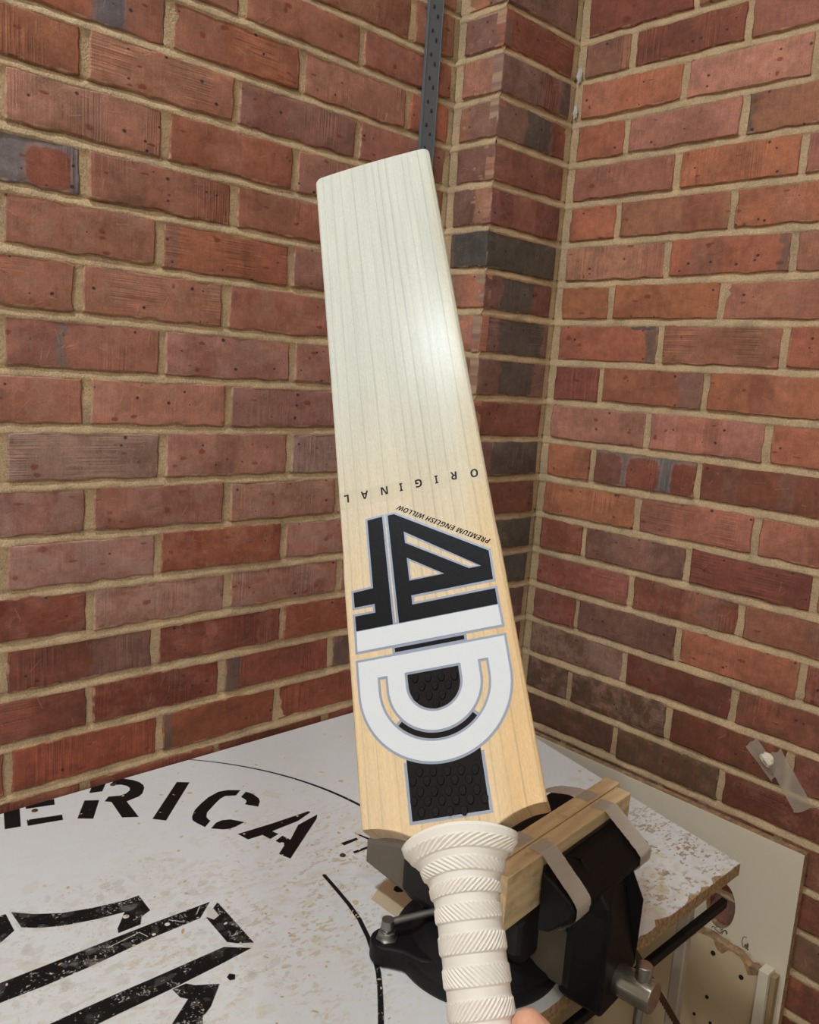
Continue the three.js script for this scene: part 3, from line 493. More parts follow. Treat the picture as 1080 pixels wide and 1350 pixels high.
// ---------------------------------------------------------------- bench vice
const VA = 0.0912, VP = new THREE.Vector3(-0.644, DT, 0.577);
const viceFrame = g => { g.position.copy(VP); g.rotation.y = VA; return g; };
{
  const t = viceFrame(thing('bench_vice', 'black cast iron bench vice with swivel base on the white bench edge', 'vice'));
  const castN = tex(256, 256, () => 90 + 110 * rnd(), false); castN.repeat.set(20, 20);
  const cast = phys(0x0d0d10, 0.55, { specularIntensity: 0.6, bumpMap: castN, bumpScale: 0.0002 }), dusty = std(0x6f675e, 0.7, { bumpMap: castN, bumpScale: 0.0003 }), plate = std(0x2b2a28, 0.5, { metalness: 0.5 }), steel = std(0xb9b6b0, 0.22, { metalness: 0.92 }), zinc = std(0x8f918f, 0.35, { metalness: 0.9 });
  // swivel base: round, with two lugs
  const lug = a => { const nose = []; for (let i = 0; i <= 14; i++) { const q = (-80 + 160 * i / 14) * Math.PI / 180; nose.push([0.107 + 0.0195 * Math.cos(q), 0.0195 * Math.sin(q)]); } const g = extr([[0.06, -0.05], [0.08, -0.042], [0.096, -0.026], ...nose, [0.096, 0.026], [0.08, 0.042], [0.06, 0.05]], 0.025, 0.004, 3); g.rotateX(-Math.PI / 2); g.rotateY(a); return g; };
  const base = lathe([[0, 0], [0.095, 0], [0.0965, 0.004], [0.0965, 0.016], [0.092, 0.022], [0.08, 0.025], [0.07, 0.03], [0.062, 0.038], [0, 0.038]], 72);
  const b = part('swivel_base', base, cast, t); b.position.set(-0.028, 0, -0.082);
  const LA = Math.PI - 0.62;
  for (const a of [LA, LA - 2.3]) { const l = part('base_lug', lug(a), cast, t); l.position.set(-0.028, 0.0005, -0.082); }
  const bp = a => [-0.028 + 0.108 * Math.cos(a), -0.082 - 0.108 * Math.sin(a)];
  for (const a of [LA, LA - 2.3]) {
    const [x, z] = bp(a); const bolt = part('clamp_bolt', lathe([[0, 0.04], [0.0055, 0.04], [0.006, 0.037], [0.006, 0.034], [0.0098, 0.034], [0.0102, 0.033], [0.0102, 0.0275], [0.0128, 0.027], [0.0128, 0.0245]], 6), zinc, t); bolt.position.set(x, 0.0005, z);
  }
  { const [x, z] = bp(LA); part('clamp_lever', cyl(0.0042, 0.0042, [x - 0.004, 0.0425, z - 0.003], [x + 0.11, 0.054, z + 0.062], 20), zinc, t); part('lever_eye', cyl(0.0078, 0.007, [x, 0.038, z], [x, 0.0475, z], 24), zinc, t); }
  // fixed body: barrel, tail and rear jaw
  const barrel = extr([[-0.05, 0.034], [0.05, 0.034], [0.062, 0.05], [0.062, 0.085], [0.045, 0.108], [-0.045, 0.108], [-0.062, 0.085], [-0.062, 0.05]], 0.17, 0.01, 3); barrel.translate(-0.004, 0, -0.175);
  part('fixed_body', barrel, std(0x191715, 0.65, { bumpMap: castN, bumpScale: 0.0003 }), t);
  const tail = sideExtr([[-0.246, 0.072], [-0.19, 0.09], [-0.12, 0.104], [-0.12, 0.022], [-0.178, 0.032], [-0.246, 0.042]], -0.05, 0.03, 0.004); part('anvil_tail', tail, dusty, t);
  const col = extr([[-0.045, 0.09], [0.05, 0.09], [0.066, 0.135], [0.066, 0.15], [-0.068, 0.15], [-0.068, 0.135]], 0.05, 0.006); col.translate(0, 0, -0.07); part('jaw_neck', col, cast, t);
  part('rear_jaw', sideExtr([[-0.021, 0.112], [-0.021, 0.173], [-0.04, 0.174], [-0.062, 0.168], [-0.07, 0.15], [-0.06, 0.12], [-0.045, 0.112]], -0.084, 0.072, 0.004, 3), cast, t);
  part('slide_bar', box(-0.03, 0.036, 0.016, 0.084, -0.12, 0.04, 0.004), std(0x5b5349, 0.7), t);
  // moving jaw: hanging web with cut corner, jaw bar across its top
  const web = extr([[-0.03, 0.012], [-0.022, 0.003], [0.022, 0.003], [0.05, 0.03], [0.052, 0.105], [0.048, 0.17], [-0.034, 0.17], [-0.034, 0.13], [-0.03, 0.115]].map(([x, y]) => [x, y]), 0.05, 0.005, 3);
  { const p = web.attributes.position; for (let i = 0; i < p.count; i++) { const y = p.getY(i), z = p.getZ(i); p.setZ(i, 0.0235 + z * (y > 0.138 ? lerp(1, 0.3, (y - 0.138) / 0.032) : 1)); } web.computeVertexNormals(); }
  part('moving_jaw', web, cast, t);
  part('jaw_bar', sideExtr([[0.0235, 0.108], [0.0235, 0.171], [0.034, 0.168], [0.058, 0.154], [0.063, 0.147], [0.062, 0.138], [0.055, 0.131], [0.036, 0.112]], -0.086, 0.08, 0.004, 3), cast, t);
  for (const [a, z] of [['front', 0.0208], ['rear', -0.0238]]) part('jaw_plate', box(-0.08, 0.076, 0.136, 0.1745, z - 0.0002, z + 0.0035, 0.0008), plate, t);
  // screw boss with tommy bar
  const boss = lathe([[0, 0], [0.0155, 0], [0.0164, 0.001], [0.0164, 0.0405], [0.015, 0.042], [0, 0.042]], 44); boss.rotateX(Math.PI / 2); boss.translate(0.007, 0.034, 0.0725); part('screw_head', boss, steel, t);
  part('tommy_bar', cyl(0.0048, 0.0048, [0.0072, 0.06, 0.1], [0.004, -0.13, 0.1], 24), steel, t);
  const kn = lathe([[0, 0.0165], [0.0072, 0.0165], [0.0086, 0.015], [0.0086, 0.001], [0.0076, 0], [0, 0]], 28); part('bar_knob', kn, steel, t).position.set(0.0072, 0.0485, 0.1);
  part('bar_knob', kn, steel, t).position.set(0.005, -0.142, 0.1);
}
// wooden cheeks held in the vice
const pine = (seedX) => tex(512, 256, (x, y) => { const n = fbm(x / 90 + seedX, y / 14, 4), r = Math.sin((y + 26 * fbm(x / 120 + seedX, y / 60, 3)) * 0.22 + seedX), k = 0.9 + 0.1 * n + 0.03 * r + 0.04 * (rnd() - 0.5), d = sstep(0.62, 0.85, fbm(x / 34 + seedX, y / 20, 3)) * 0.1; return [238 * (k - d), 212 * (k - d), 168 * (k - d * 1.1)]; });
{
  const mk = (name, u0, u1, y0, y1, w0, w1, s, label) => {
    const g = box(u0, u1, y0, y1, w0, w1, 0.0016), p = g.attributes.position, n = g.attributes.normal, uv = g.attributes.uv;
    for (let i = 0; i < p.count; i++) uv.setXY(i, p.getX(i) / 0.26, (Math.abs(n.getY(i)) > 0.7 ? p.getZ(i) : p.getY(i)) / 0.13 + (Math.abs(n.getX(i)) > 0.7 ? p.getZ(i) * 4 : 0));
    const m = part(name, g, std(0xffffff, 0.7, { map: pine(s) }), scene, true); viceFrame(m); tag(m, label, 'wooden block', 'vice cheeks'); return m;
  };
  mk('wooden_cheek', -0.142, 0.105, 0.131, 0.1882, 0.0012, 0.0202, 3.3, 'front pine vice cheek, nearer the screw, with tape across its top');
  mk('wooden_cheek', -0.13, 0.118, 0.131, 0.1882, -0.0195, -0.0004, 8.1, 'rear pine vice cheek, half hidden behind the bat');
}
{ // tape strips that hold the front cheek to the jaw
  const tapeMat = phys(0xd9d2c9, 0.34, { transparent: true, opacity: 0.66, side: THREE.DoubleSide });
  const ribbon = (path, u0, u1, w, lift = 0) => { // path (w, y) along the tape; u shifts from u0 to u1
    const c = new THREE.CatmullRomCurve3(path.map(([z, y], i) => new THREE.Vector3(lerp(u0, u1, i / (path.length - 1)), y, z)), false, 'catmullrom', 0.15), n = 70, pos = [], idx = [], P = new THREE.Vector3(), T = new THREE.Vector3();
    for (const s of [0, 1]) for (let i = 0; i <= n; i++) { c.getPointAt(i / n, P); c.getTangentAt(i / n, T); const N = new THREE.Vector3(0, T.z, -T.y).normalize(); if (N.y < 0 && i < n * 0.5) N.negate(); for (let k = 0; k <= 6; k++) { const r = (vn(i * 0.9, k * 0.4 + u0 * 100) - 0.5) * 0.0007; pos.push(P.x + (k / 6 - 0.5) * w, P.y + 0.0002 + r * N.y - s * 0.00018, P.z + r * N.z - s * 0.00018); } }
    const off = (n + 1) * 7;
    for (let i = 0; i < n; i++) for (let k = 0; k < 6; k++) { const p = i * 7 + k; idx.push(p, p + 1, p + 8, p, p + 8, p + 7); const q = p + off; idx.push(q, q + 8, q + 1, q, q + 7, q + 8); }
    const g = new THREE.BufferGeometry(); g.setAttribute('position', new THREE.Float32BufferAttribute(pos, 3)); g.setIndex(idx); g.computeVertexNormals(); return g;
  };
  const front = [[0.0045, 0.1887], [0.012, 0.1888], [0.0195, 0.1886], [0.0225, 0.1872], [0.034, 0.178], [0.05, 0.1655], [0.0605, 0.1565], [0.0645, 0.151], [0.0648, 0.145], [0.0632, 0.1365], [0.058, 0.13], [0.045, 0.1175]];
  const mk = (p, u0, u1, w, l) => { const m = part('tape_strip', ribbon(p, u0, u1, w), tapeMat, scene, true); viceFrame(m); tag(m, l, 'tape', 'tape on the vice cheeks'); };
  mk(front, -0.072, -0.071, 0.026, 'clear tape strip over the front vice jaw, on the side nearer the bat handle');
  mk(front, 0.05, 0.066, 0.025, 'clear tape strip over the front vice jaw, at the end nearer the melamine panel');
  const rear = [[-0.003, 0.1888], [-0.012, 0.1888], [-0.0192, 0.1886], [-0.03, 0.187], [-0.05, 0.1815], [-0.067, 0.172], [-0.0735, 0.158], [-0.0745, 0.148], [-0.0685, 0.132]];
  mk(rear, 0.058, 0.052, 0.024, 'clear tape strip looped over the rear vice jaw behind the cheeks');
  mk([[-0.002, 0.1888], [-0.01, 0.1888], [-0.0192, 0.1886], [-0.0245, 0.183], [-0.03, 0.1772], [-0.05, 0.175]], -0.078, -0.078, 0.026, 'clear tape strip across the rear cheek beside the bat handle');
}
// ---------------------------------------------------------------- cricket bat, toe up (local: x across, y towards the toe, z out of the face)
const BATQ = new THREE.Quaternion().setFromRotationMatrix(new THREE.Matrix4().makeBasis(new THREE.Vector3(0.60660, 0.29797, 0.73705), new THREE.Vector3(0.31359, 0.76225, -0.56625), new THREE.Vector3(-0.73054, 0.57462, 0.36894)));
const BATP = new THREE.Vector3(-1.03186, H0 - 0.88946, 0.75548);
const batFrame = g => { g.position.copy(BATP); g.quaternion.copy(BATQ); return g; };
const BL = 0.567;
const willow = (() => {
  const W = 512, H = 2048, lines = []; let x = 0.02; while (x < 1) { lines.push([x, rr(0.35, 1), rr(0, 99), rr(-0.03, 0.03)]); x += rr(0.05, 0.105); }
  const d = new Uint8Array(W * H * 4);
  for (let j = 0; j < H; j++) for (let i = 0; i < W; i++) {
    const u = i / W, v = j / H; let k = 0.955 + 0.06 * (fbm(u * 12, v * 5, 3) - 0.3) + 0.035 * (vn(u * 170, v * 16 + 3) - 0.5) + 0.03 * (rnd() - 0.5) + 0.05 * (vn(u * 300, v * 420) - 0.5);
    const tw = sstep(0.16, 0.62, v + 0.05 * (fbm(u * 5, v * 4, 2) - 0.5)); let r = lerp(242, 217, tw) * k, g = lerp(214, 219, tw) * k, b = lerp(174, 210, tw) * k;  // fall of light painted in: warm cream low, duller grey towards the toe
    for (const [lx, a, s, sl] of lines) { const c = lx + sl * (v - 0.5) + 0.006 * (vn(v * 7 + s, s) - 0.5) + 0.0015 * (vn(v * 60 + s, s) - 0.5), q = Math.abs(u - c); const e = a * (0.55 + 0.45 * vn(v * 9 + s, 2)); if (q < 0.006) { const m = e * (1 - q / 0.006) * 0.13; r *= 1 - m * 1.0; g *= 1 - m * 0.95; b *= 1 - m * 0.8; } if (u > c && u - c < 0.02) { const m = e * (1 - (u - c) / 0.02) * 0.035; r *= 1 - m; g *= 1 - m; b *= 1 - m * 1.4; } }
    // heartwood: the warm strip along one side of the face
    const hw = sstep(0.80, 0.93, u + 0.03 * (fbm(v * 6, 3, 2) - 0.5) + 0.18 * (0.5 - v)) * 0.5; r *= 1 - hw * 0.02; g *= 1 - hw * 0.09; b *= 1 - hw * 0.2;
    const o = 4 * (j * W + i); d[o] = clamp(r, 0, 255); d[o + 1] = clamp(g, 0, 255); d[o + 2] = clamp(b, 0, 255); d[o + 3] = 255;
  }
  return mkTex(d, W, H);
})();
const willowBump = tex(256, 1024, (x, y) => 255 * clamp(0.5 + 0.5 * (vn(x / 1.6, y / 5) - 0.5) + 0.3 * (fbm(x / 20, y / 60, 3) - 0.5)), false);
function bladeGeo() {
  const ys = [], N = 30;
  for (let i = 0; i <= 30; i++) ys.push(0.0012 - 0.0145 * (1 - i / 30) ** 2);
  for (const y of [0.004, 0.01, 0.02]) ys.push(y);
  for (let i = 1; i <= N; i++) ys.push(0.02 + (BL - 0.028) * i / N);
  for (let i = 1; i <= 12; i++) ys.push(BL - 0.008 + 0.008 * Math.sin(i / 12 * Math.PI / 2));
  const nf = 22, nb = 22, pos = [], uv = [], idx = [], ring = [];
  for (const y of ys) {
    const t = clamp(y / BL);
    let w = lerp(0.0541, 0.0532, t); if (t > 0.3 && t < 1) w += 0.0006 * Math.sin((t - 0.3) / 0.7 * Math.PI) * 0 - 0.0008 * Math.sin(t * Math.PI);
    if (y < 0.0012) { // concave shoulders running in to the handle
      const q = clamp((0.0012 - y) / 0.0252); w = Math.max(0.0175, 0.0541 - 0.027 * Math.sqrt((0.0012 - y) / 0.0072));
    }
    const toe = y > BL - 0.008 ? 1 - Math.sqrt(Math.max(0, 1 - ((y - (BL - 0.008)) / 0.008) ** 2)) : 0;
    w -= 0.0055 * toe;
    const e = (lerp(0.024, 0.036, sstep(0, 0.35, t)) - 0.02 * sstep(0.75, 1, t)) * (1 - 0.25 * toe), spine = e + lerp(0.004, 0.026, sstep(0, 0.4, t)) * (1 - sstep(0.7, 1, t));
    const tp = 0.085 * sstep(-0.004, 0.02, y);
    const row = []; const rf = 0.0022, rb = 0.004, zf = -0.0016 * toe;
    // front face, left to right
    for (let i = 0; i <= nf; i++) row.push([-w + rf + (2 * w - 2 * rf) * i / nf, zf]);
    for (let i = 1; i <= 4; i++) { const a = i / 4 * Math.PI / 2; row.push([w - rf + rf * Math.sin(a), zf - rf + rf * Math.cos(a)]); }
    for (let i = 0; i <= 4; i++) { const a = i / 4 * Math.PI / 2; row.push([w - tp * e - rb + rb * Math.cos(a), -e + rb - rb * Math.sin(a)]); }
    for (let i = 1; i < nb; i++) { const x = (w - tp * e - rb) * (1 - 2 * i / nb), q = 1 - Math.abs(x) / w; row.push([x, -e - (spine - e) * Math.pow(q, 1.3)]); }
    for (let i = 0; i <= 4; i++) { const a = i / 4 * Math.PI / 2; row.push([-w + tp * e + rb - rb * Math.sin(a), -e + rb - rb * Math.cos(a)]); }
    for (let i = 1; i <= 4; i++) { const a = i / 4 * Math.PI / 2; row.push([-w + rf - rf * Math.cos(a), zf - rf + rf * Math.sin(a)]); }
    const bulge = 0.002 * sstep(BL - 0.05, BL, y);
    for (const [x, z] of row) { pos.push(x, y - bulge * (x / 0.054) ** 2 + (z < -0.002 ? 0.1 * (z + 0.002) * (1 - sstep(0.0, 0.03, y)) : 0), z); uv.push(0.5 + x / 0.112, 0.06 + y / 0.62 + z * 0.4); }
    ring.push(row.length);
  }
  const n = ring[0];
  for (let j = 0; j < ys.length - 1; j++) for (let i = 0; i < n; i++) { const p = j * n + i, q = j * n + (i + 1) % n; idx.push(p, q, q + n, p, q + n, p + n); }
  for (const [j, flip] of [[0, 1], [ys.length - 1, 0]]) { // caps
    const c = pos.length / 3; pos.push(0, ys[j], -0.012); uv.push(0.5, 0.06 + ys[j] / 0.62);
    for (let i = 0; i < n; i++) { const p = j * n + i, q = j * n + (i + 1) % n; flip ? idx.push(q, p, c) : idx.push(p, q, c); }
  }
  const g = new THREE.BufferGeometry(); g.setAttribute('position', new THREE.Float32BufferAttribute(pos, 3)); g.setAttribute('uv', new THREE.Float32BufferAttribute(uv, 2)); g.setIndex(idx); g.computeVertexNormals(); return g;
}
// ribbed grip: bands with a plain strip and a slanted ribbed strip each, the slant alternating
function gripGeo() {
  const prof = [[0.000, 0.0345, 0.0215], [0.005, 0.0335, 0.021], [0.0125, 0.0285, 0.02], [0.02, 0.0236, 0.019], [0.031, 0.0198, 0.0182], [0.044, 0.0182, 0.0178], [0.06, 0.0178, 0.0174], [0.095, 0.0172, 0.017], [0.29, 0.0165, 0.0165]];
  const at = (y, k) => { for (let i = 0; i + 1 < prof.length; i++) if (y <= prof[i + 1][0]) { const t = (y - prof[i][0]) / (prof[i + 1][0] - prof[i][0]); return lerp(prof[i][k], prof[i + 1][k], t * t * (3 - 2 * t) * 0.5 + t * 0.5); } return 0.0165; };
  const ends = [0.0142, 0.0262, 0.0382, 0.0525, 0.068, 0.0835, 0.0985]; while (ends[ends.length - 1] < 0.27) ends.push(ends[ends.length - 1] + 0.0155);
  const rows = []; for (let s = 0; s < 0.112; s += 0.00042) rows.push(s); for (let s = 0.112; s <= 0.2851; s += 0.0012) rows.push(s);
  const NA = 420, pos = [], idx = [], R0 = 0.018;
  const surf = (s, a) => {
    let k = 0; while (k < ends.length - 1 && s > ends[k]) k++;
    const s0 = k ? ends[k - 1] : 0, L = ends[k] - s0, q = (s - s0) / L, first = k === 0;
    const start = first ? 0.46 : 0.36;
    let d = -0.0003 + 0.0004 * q;
    d += 0.00025 * sstep(start - 0.05, start + 0.02, q);
    d -= 0.0006 * sstep(0.965, 1, q);
    const inn = sstep(start, start + 0.06, q) * (1 - sstep(0.9, 0.955, q));
    const ph = a * R0 / 0.0027 + (k & 1 ? 1 : -1) * s / 0.0028;
    d += inn * 0.00055 * Math.sin(ph * 2 * Math.PI);
    if (s < 0.0016) d -= 0.0012 * (1 - s / 0.0016);
    return d;
  };
  // number of ribs must close round the handle
  for (const s of rows) for (let i = 0; i < NA; i++) {
    const a = i / NA * 2 * Math.PI, rib = Math.round(2 * Math.PI * R0 / 0.0027) * 0.0027 / (2 * Math.PI * R0), d = surf(s, a * rib);
    const x = Math.cos(a) * (at(s, 1) + d), z = Math.sin(a) * (at(s, 2) + d) - 0.0125;
    const rim = 0.0030 + 0.0068 * Math.pow(Math.abs(Math.cos(a)), 2.2);
    pos.push(x, -s - rim * Math.max(0, 1 - s / 0.05), z);
  }
  for (let j = 0; j < rows.length - 1; j++) for (let i = 0; i < NA; i++) { const p = j * NA + i, q = j * NA + (i + 1) % NA; idx.push(p, q + NA, q, p, p + NA, q + NA); }
  const c = pos.length / 3, j = (rows.length - 1) * NA; pos.push(0, -0.288, -0.0125); for (let i = 0; i < NA; i++) idx.push(j + (i + 1) % NA, j + i, c);
  const g = new THREE.BufferGeometry(); g.setAttribute('position', new THREE.Float32BufferAttribute(pos, 3)); g.setIndex(idx); g.computeVertexNormals(); return g;
}
{
  const t = batFrame(thing('cricket_bat', 'pale willow cricket bat with ribbed white grip held toe up in the middle', 'cricket bat'));
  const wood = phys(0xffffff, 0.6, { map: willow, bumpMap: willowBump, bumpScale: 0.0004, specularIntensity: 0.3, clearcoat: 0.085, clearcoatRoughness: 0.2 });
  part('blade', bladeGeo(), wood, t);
  part('handle_core', cyl(0.0125, 0.0125, [0, -0.012, -0.0125], [0, -0.284, -0.0125], 32), std(0xc8a46c, 0.7), t);
  part('grip', gripGeo(), std(0xf1ece6, 0.5), t);
  // ---- stickers: thin raised foil, millimetres on the face
  const foil = phys(0x99a5bd, 0.35, { metalness: 0.2 }), ink = phys(0x07070d, 0.45, { specularIntensity: 0.35, bumpMap: sandBump, bumpScale: 0.0001 }), white = phys(0xdfe4ec, 0.4, { specularIntensity: 0.5 }), tread = phys(0x120d0b, 0.65, { specularIntensity: 0.4 }), clearSt = phys(0xf2ecd8, 0.25, { transparent: true, opacity: 0.14 }), studM = phys(0x05070f, 0.42, { specularIntensity: 0.4 });
  const mm = a => a.map(([x, y]) => [x / 1000, y / 1000]);
  const area = p => p.reduce((s, [x, y], i) => { const [a, b] = p[(i + 1) % p.length]; return s + x * b - a * y; }, 0) / 2;
  const offset = (p, d) => { const n = p.length, sg = area(p) > 0 ? 1 : -1; return p.map(([x, y], i) => { const [ax, ay] = p[(i + n - 1) % n], [bx, by] = p[(i + 1) % n]; let n1 = [(y - ay), -(x - ax)], n2 = [(by - y), -(bx - x)]; const l1 = Math.hypot(...n1), l2 = Math.hypot(...n2); n1 = n1.map(v => v / l1 * sg); n2 = n2.map(v => v / l2 * sg); const k = Math.max(0.35, 1 + n1[0] * n2[0] + n1[1] * n2[1]); return [x + d * (n1[0] + n2[0]) / k, y + d * (n1[1] + n2[1]) / k]; }); };
  const flat = (name, pts, holes, z0, h, m, parent) => { const g = extr(mm(pts), h / 1000, 0, 1, holes.map(mm)); g.translate(0, 0, z0 / 1000); return part(name, g, m, parent); };
  const arc = (cx, cy, r, a0, a1, n = 40) => Array.from({ length: n + 1 }, (_, i) => { const a = (a0 + (a1 - a0) * i / n) * Math.PI / 180; return [cx + r * Math.cos(a), cy + r * Math.sin(a)]; });
  // figure four
  const S1 = [[-33.5, 201.5], [-22.9, 202], [-22.9, 122.4], [-47.5, 122.4], [-47.5, 132.7], [-33.7, 132.7], [-33.7, 139], [-47.4, 139], [-47.4, 149.6], [-33.8, 150.2]];
  const S2 = [[-18.9, 202], [-14.4, 202], [45.5, 160.3], [45.2, 139.8], [-8.9, 139.8], [-8.9, 133.2], [45.5, 133.2], [45.5, 122.4], [-18.9, 122.4]];
  const h1 = [[-9, 187.2], [39.1, 150.6], [31.1, 150.6], [-9, 178.4]], h2 = [[-9, 167.3], [14.7, 150.3], [-9, 150.3]];
  const B = 1.55;
  const W1 = [[-47.4, 121.9], [45.5, 121.9], [45.8, 108.4], [-47.7, 108.4]];
  flat('foil_outline', offset(S1, B), [], 0, 0.16, foil, t); flat('foil_outline', offset(S2, B), [offset(h1, -1.3), offset(h2, -1.2)], 0, 0.16, foil, t); flat('foil_outline', offset(W1, B), [], 0, 0.15, foil, t);
  flat('black_figure', S1, [], 0.1, 0.22, ink, t); flat('black_figure', S2, [h1, h2], 0.1, 0.22, ink, t); flat('white_stripe', W1, [], 0.1, 0.24, white, t);
  // letter D with its slot and counter
  const CX = -1, CY = 79.5, top = 102.4;
  const D = r => [[CX + r, top], [CX - r, top], ...arc(CX, CY, r, 180, 360)];
  const slot = (ro, ri, yt) => [[CX + ro, yt], [CX + ri, yt], ...arc(CX, CY, ri, 0, -180), [CX - ri, yt], [CX - ro, yt], ...arc(CX, CY, ro, -180, 0)];
  const dd = (r, t0) => [[CX + r, t0], [CX - r, t0], ...arc(CX, CY + 0.4, r, 180, 360, 28)];
  const Dout = D(48.5); Dout[0][1] = Dout[1][1] = top + 0.3; const Dw = D(47); Dw[0][1] = Dw[1][1] = top - 1.3;
  flat('foil_outline', Dout, [slot(33.7, 30.2, 87.6), dd(16.3, 87.6)], 0, 0.15, foil, t);
  flat('white_letter', Dw, [slot(35.2, 28.7, 89.1), dd(17.8, 89.1)], 0.1, 0.24, white, t);
  // treaded black strip running under the letter: counter, slot, bar and tail
  const trd = []; trd.push(flat('tread_strip', dd(16.2, 87.5), [], 0.0, 0.2, tread, t));
  { const a0 = 180 + Math.acos(23.4 / 32) * 180 / Math.PI, a1 = 360 - Math.acos(21.8 / 32) * 180 / Math.PI; trd.push(flat('tread_strip', [...arc(CX, CY, 30.3, a0 - 1, a1 + 1), ...arc(CX, CY, 33.6, a1 + 1, a0 - 1)], [], 0.0, 0.2, tread, t)); 
    for (const [a, b] of [[a0 - 4.4, a0 - 1.2], [a1 + 1.2, a1 + 4.4]]) flat('foil_outline', [...arc(CX, CY, 30, a, b, 5), ...arc(CX, CY, 33.8, b, a, 5)], [], 0, 0.17, foil, t); }
  trd.push(flat('tread_strip', [[-23.4, 103.5], [21.4, 103.5], [21.4, 106.3], [-23.4, 106.3]], [], 0, 0.2, tread, t));
  for (const [a, b] of [[-25, 23]]) flat('foil_outline', [[a, 102.5], [b, 102.5], [b, 107], [a, 107]], [], 0, 0.13, foil, t);
  const tail = [[-23.3, 1.5], [21.6, 1.5], [21.6, 38], [-23.3, 38]];
  flat('foil_outline', offset([[-23.3, 1.5], [21.6, 1.5], [21.6, 33], [-23.3, 33]], 1.75), [], 0, 0.12, foil, t);
  const curve = arc(CX, CY, 48.55, 180 + Math.acos(22.2 / 48.55) * 180 / Math.PI, 360 - Math.acos(22.5 / 48.55) * 180 / Math.PI);
  trd.push(flat('tread_strip', [[-23.3, 1.5], [21.6, 1.5], ...curve.slice().reverse()], [], 0.02, 0.16, tread, t));
  { // raised studs of the tread
    const stud = extr([[-1.9, -0.6], [-0.9, -2.2], [0.5, -2.4], [1.6, -1], [1.9, 0.9], [0.7, 2.3], [-0.7, 2.2], [-1.8, 1]].map(([x, y]) => [x * 0.00085, y * 0.00085]), 0.0006, 0.0002, 1);
    const ridge = new THREE.BoxGeometry(0.0026, 0.0004, 0.0003); ridge.translate(0, 0, 0.0006);
    const sg = merge([stud, ridge]); sg.scale(1.35, 1.4, 1.1);
    const inside = (x, y) => { const R = Math.hypot(x - CX, y - CY); if (x < -22 || x > 20.3) return 0; if (y < 33 && y > 2.2 && R > 50.5) return 3; if (y < 86 && y > CY - 18 && (Math.hypot(x - CX, y - CY - 0.4) < 14.6 || (y > CY && Math.abs(x - CX) < 14.6))) return 0.5; return 0; };
    for (let r = 0; r < 16; r++) for (let c = -5; c < 6; c++) { const x = -1 + c * 8.2 + (r & 1 ? 4.1 : 0) + r * 0.35, y = 4 + r * 5.6 - c * 0.9, k = inside(x, y); if (k) { const m = part('stud', sg, studM, trd[k === 3 ? 3 : 0]); m.position.set(x / 1000, y / 1000, 0.00018); } }
  }
  // ---- lettering
  const bold = await new FontLoader().loadAsync('fonts/droid/droid_sans_bold.typeface.json');
  const write = (txt, size) => { const gs = bold.generateShapes(txt, size); const g = new THREE.ExtrudeGeometry(gs, { depth: 0.00008, bevelEnabled: false, curveSegments: 6 }); g.computeBoundingBox(); return g; };
  const strip = flat('clear_label', [[-51.5, 214.4], [51.5, 213.4], [51.3, 226.4], [-51.5, 228]], [], 0.01, 0.05, clearSt, t);
  const lx = [44.7, 30.3, 18.1, 5.4, -7.3, -19.4, -33.8, -47.1];
  [...'ORIGINAL'].forEach((ch, i) => { const g = write(ch, 0.0064), b = g.boundingBox; g.translate(-(b.min.x + b.max.x) / 2, -0.0032, 0); g.scale(ch === 'I' ? 0.8 : 0.92, 1, 1); g.rotateZ(Math.PI + (i < 2 ? -0.05 : 0)); g.translate(lx[i] / 1000, (221.9 + i * 0.08) / 1000 - (i === 0 ? 0.0014 : 0), 0.00006); part('letter', g, ink, strip); });
  { const g = write('PREMIUM ENGLISH WILLOW', 0.0036), b = g.boundingBox, L = Math.hypot(58.2, 40.2) / 1000, k = L / (b.max.x - b.min.x); g.translate(-b.min.x, 0, 0); g.scale(k, 1, 1); const p = g.attributes.position; for (let i = 0; i < p.count; i++) p.setX(i, p.getX(i) + 0.2 * p.getY(i));
    g.rotateZ(Math.atan2(40.2, -58.2)); g.translate(0.0481, 0.168, 0.00006); part('lettering', g, ink, t); }
}
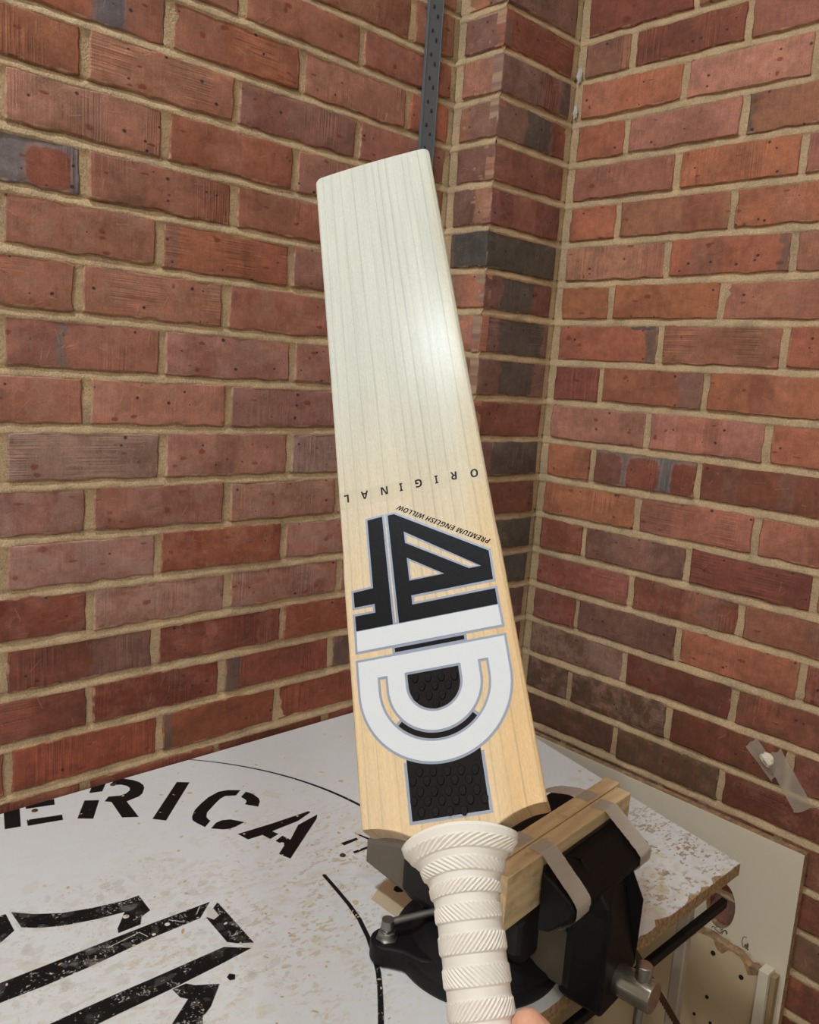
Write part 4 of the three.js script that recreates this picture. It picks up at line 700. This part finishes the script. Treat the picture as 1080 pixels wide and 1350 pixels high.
// ---------------------------------------------------------------- the hand that holds the grip
function fieldMesh(bones, lo, hi, cell, k) {
  const size = Math.max(hi[0] - lo[0], hi[1] - lo[1], hi[2] - lo[2]), R = Math.ceil(size / cell), mc = new MarchingCubes(R, std(0xffffff), false, false, 400000);
  mc.isolation = 0; const A = new THREE.Vector3(), B = new THREE.Vector3(), P = new THREE.Vector3(), half = R / 2, c0 = [0, 1, 2].map(i => (lo[i] + hi[i]) / 2);
  const pre = bones.map(([a, b, ra, rb]) => ({ a, b, ra, rb, d: [b[0] - a[0], b[1] - a[1], b[2] - a[2]] }));
  for (const q of pre) q.l2 = q.d[0] ** 2 + q.d[1] ** 2 + q.d[2] ** 2;
  for (let z = 0; z < R; z++) for (let y = 0; y < R; y++) for (let x = 0; x < R; x++) {
    const p = [c0[0] + (x - half) / half * size / 2, c0[1] + (y - half) / half * size / 2, c0[2] + (z - half) / half * size / 2];
    let s = 0;
    for (const q of pre) { const w = [p[0] - q.a[0], p[1] - q.a[1], p[2] - q.a[2]], t = clamp((w[0] * q.d[0] + w[1] * q.d[1] + w[2] * q.d[2]) / q.l2), d = Math.hypot(w[0] - q.d[0] * t, w[1] - q.d[1] * t, w[2] - q.d[2] * t) - lerp(q.ra, q.rb, t); s += Math.exp(-d / k); }
    mc.field[z * R * R + y * R + x] = -(-k * Math.log(Math.max(s, 1e-30)));
  }
  mc.update();
  const n = mc.count, pos = new Float32Array(n * 3);
  for (let i = 0; i < n; i++) for (let j = 0; j < 3; j++) pos[3 * i + j] = mc.positionArray[3 * i + j] * size / 2 + c0[j];
  let g = new THREE.BufferGeometry(); g.setAttribute('position', new THREE.BufferAttribute(pos, 3)); g = mergeVertices(g, 1e-6); g.computeVertexNormals(); return g;
}
{
  const t = batFrame(thing('person', 'bare hand of a person gripping the white bat handle from below', 'person'));
  const AXZ = -0.0125, ring = (deg, r, y) => [r * Math.cos(deg * Math.PI / 180), y, AXZ + r * Math.sin(deg * Math.PI / 180)];
  const bones = [], wrist = [0.082, -0.2, 0.004], Y = [-0.1185, -0.1375, -0.1565, -0.1735], F = [[0.0088, 0.0082, 0.0076, 0.0068], [0.0090, 0.0084, 0.0078, 0.007], [0.0086, 0.008, 0.0074, 0.0066], [0.0076, 0.007, 0.0064, 0.0058]], ln = [1, 1.08, 1.02, 0.85];
  const finger = [];
  Y.forEach((y, i) => { // knuckles behind the right side, fingers round the back of the handle, tips on the left front
    const R = 0.0175 + F[i][0], k = ring(-42, R + 0.010, y + 0.002), a = ring(-100, R + 0.003, y - 0.001), b = ring(-168, R, y - 0.003), c = ring(-168 - 52 * ln[i], R - 0.001, y - 0.005), f = F[i];
    bones.push([wrist, k, 0.0145, f[0] + 0.0035], [k, a, f[0] + 0.0008, f[1]]); finger.push([k, a, f[0] + 0.0004, f[1]], [a, b, f[1], f[2]], [b, c, f[2], f[3]]);
  });
  bones.push([[0.076, -0.172, 0.0], [0.044, -0.13, -0.006], 0.017, 0.012], [[0.07, -0.184, 0.012], [0.043, -0.127, 0.01], 0.0145, 0.0112], [[0.036, -0.121, 0.004], [0.032, -0.118, -0.012], 0.0105, 0.0105], [[0.0245, -0.1035, -0.004], [0.031, -0.114, -0.008], 0.0088, 0.0095]);
  const palm = fieldMesh([...bones, [[0.07, -0.178, 0.012], wrist, 0.016, 0.02], [wrist, [0.112, -0.222, 0.018], 0.02, 0.0205], [[0.112, -0.222, 0.018], [0.235, -0.315, 0.078], 0.0215, 0.034]], [-0.04, -0.36, -0.07], [0.29, -0.08, 0.12], 0.0032, 0.0028);
  const fm = fieldMesh(finger, [-0.05, -0.2, -0.065], [0.05, -0.09, 0.035], 0.0016, 0.0009);
  const thumb = fieldMesh([[[0.043, -0.127, 0.01], [0.026, -0.124, 0.0185], 0.0112, 0.0092], [[0.026, -0.124, 0.0185], [-0.004, -0.1285, 0.0185], 0.0092, 0.0074]], [-0.03, -0.15, -0.02], [0.065, -0.09, 0.045], 0.0016, 0.001);
  const sk = tex(256, 256, (x, y) => { const k = 0.92 + 0.12 * fbm(x / 22, y / 22, 4) + 0.03 * (rnd() - 0.5); return [226 * k, 168 * k * (0.98 + 0.04 * fbm(x / 40, y / 40, 2)), 140 * k]; });
  const skin = phys(0xffffff, 0.5, { map: sk, sheen: 0.2 });
  const body = merge([palm, fm, thumb].map(g => { const p = g.attributes.position, uv = new Float32Array(p.count * 2); for (let i = 0; i < p.count; i++) { uv[2 * i] = p.getX(i) * 9 + p.getZ(i) * 5; uv[2 * i + 1] = p.getY(i) * 9; } g.setAttribute('uv', new THREE.BufferAttribute(uv, 2)); return g; }));
  part('hand_and_forearm', body, skin, t);
  const nail = new THREE.SphereGeometry(0.0052, 16, 10); nail.scale(0.95, 0.75, 0.28);
  const nm = phys(0xeab8a4, 0.3); const n0 = part('fingernail', nail, nm, t); n0.position.set(0.001, -0.1278, 0.0262);
  const cuff = cyl(0.036, 0.047, [0.205, -0.292, 0.063], [0.36, -0.41, 0.14], 40); part('sleeve', cuff, std(0x23252b, 0.95), t);
}
scene.traverse(o => { if (o.isMesh) { o.castShadow = true; o.receiveShadow = true; } });
renderer.render(scene, camera);
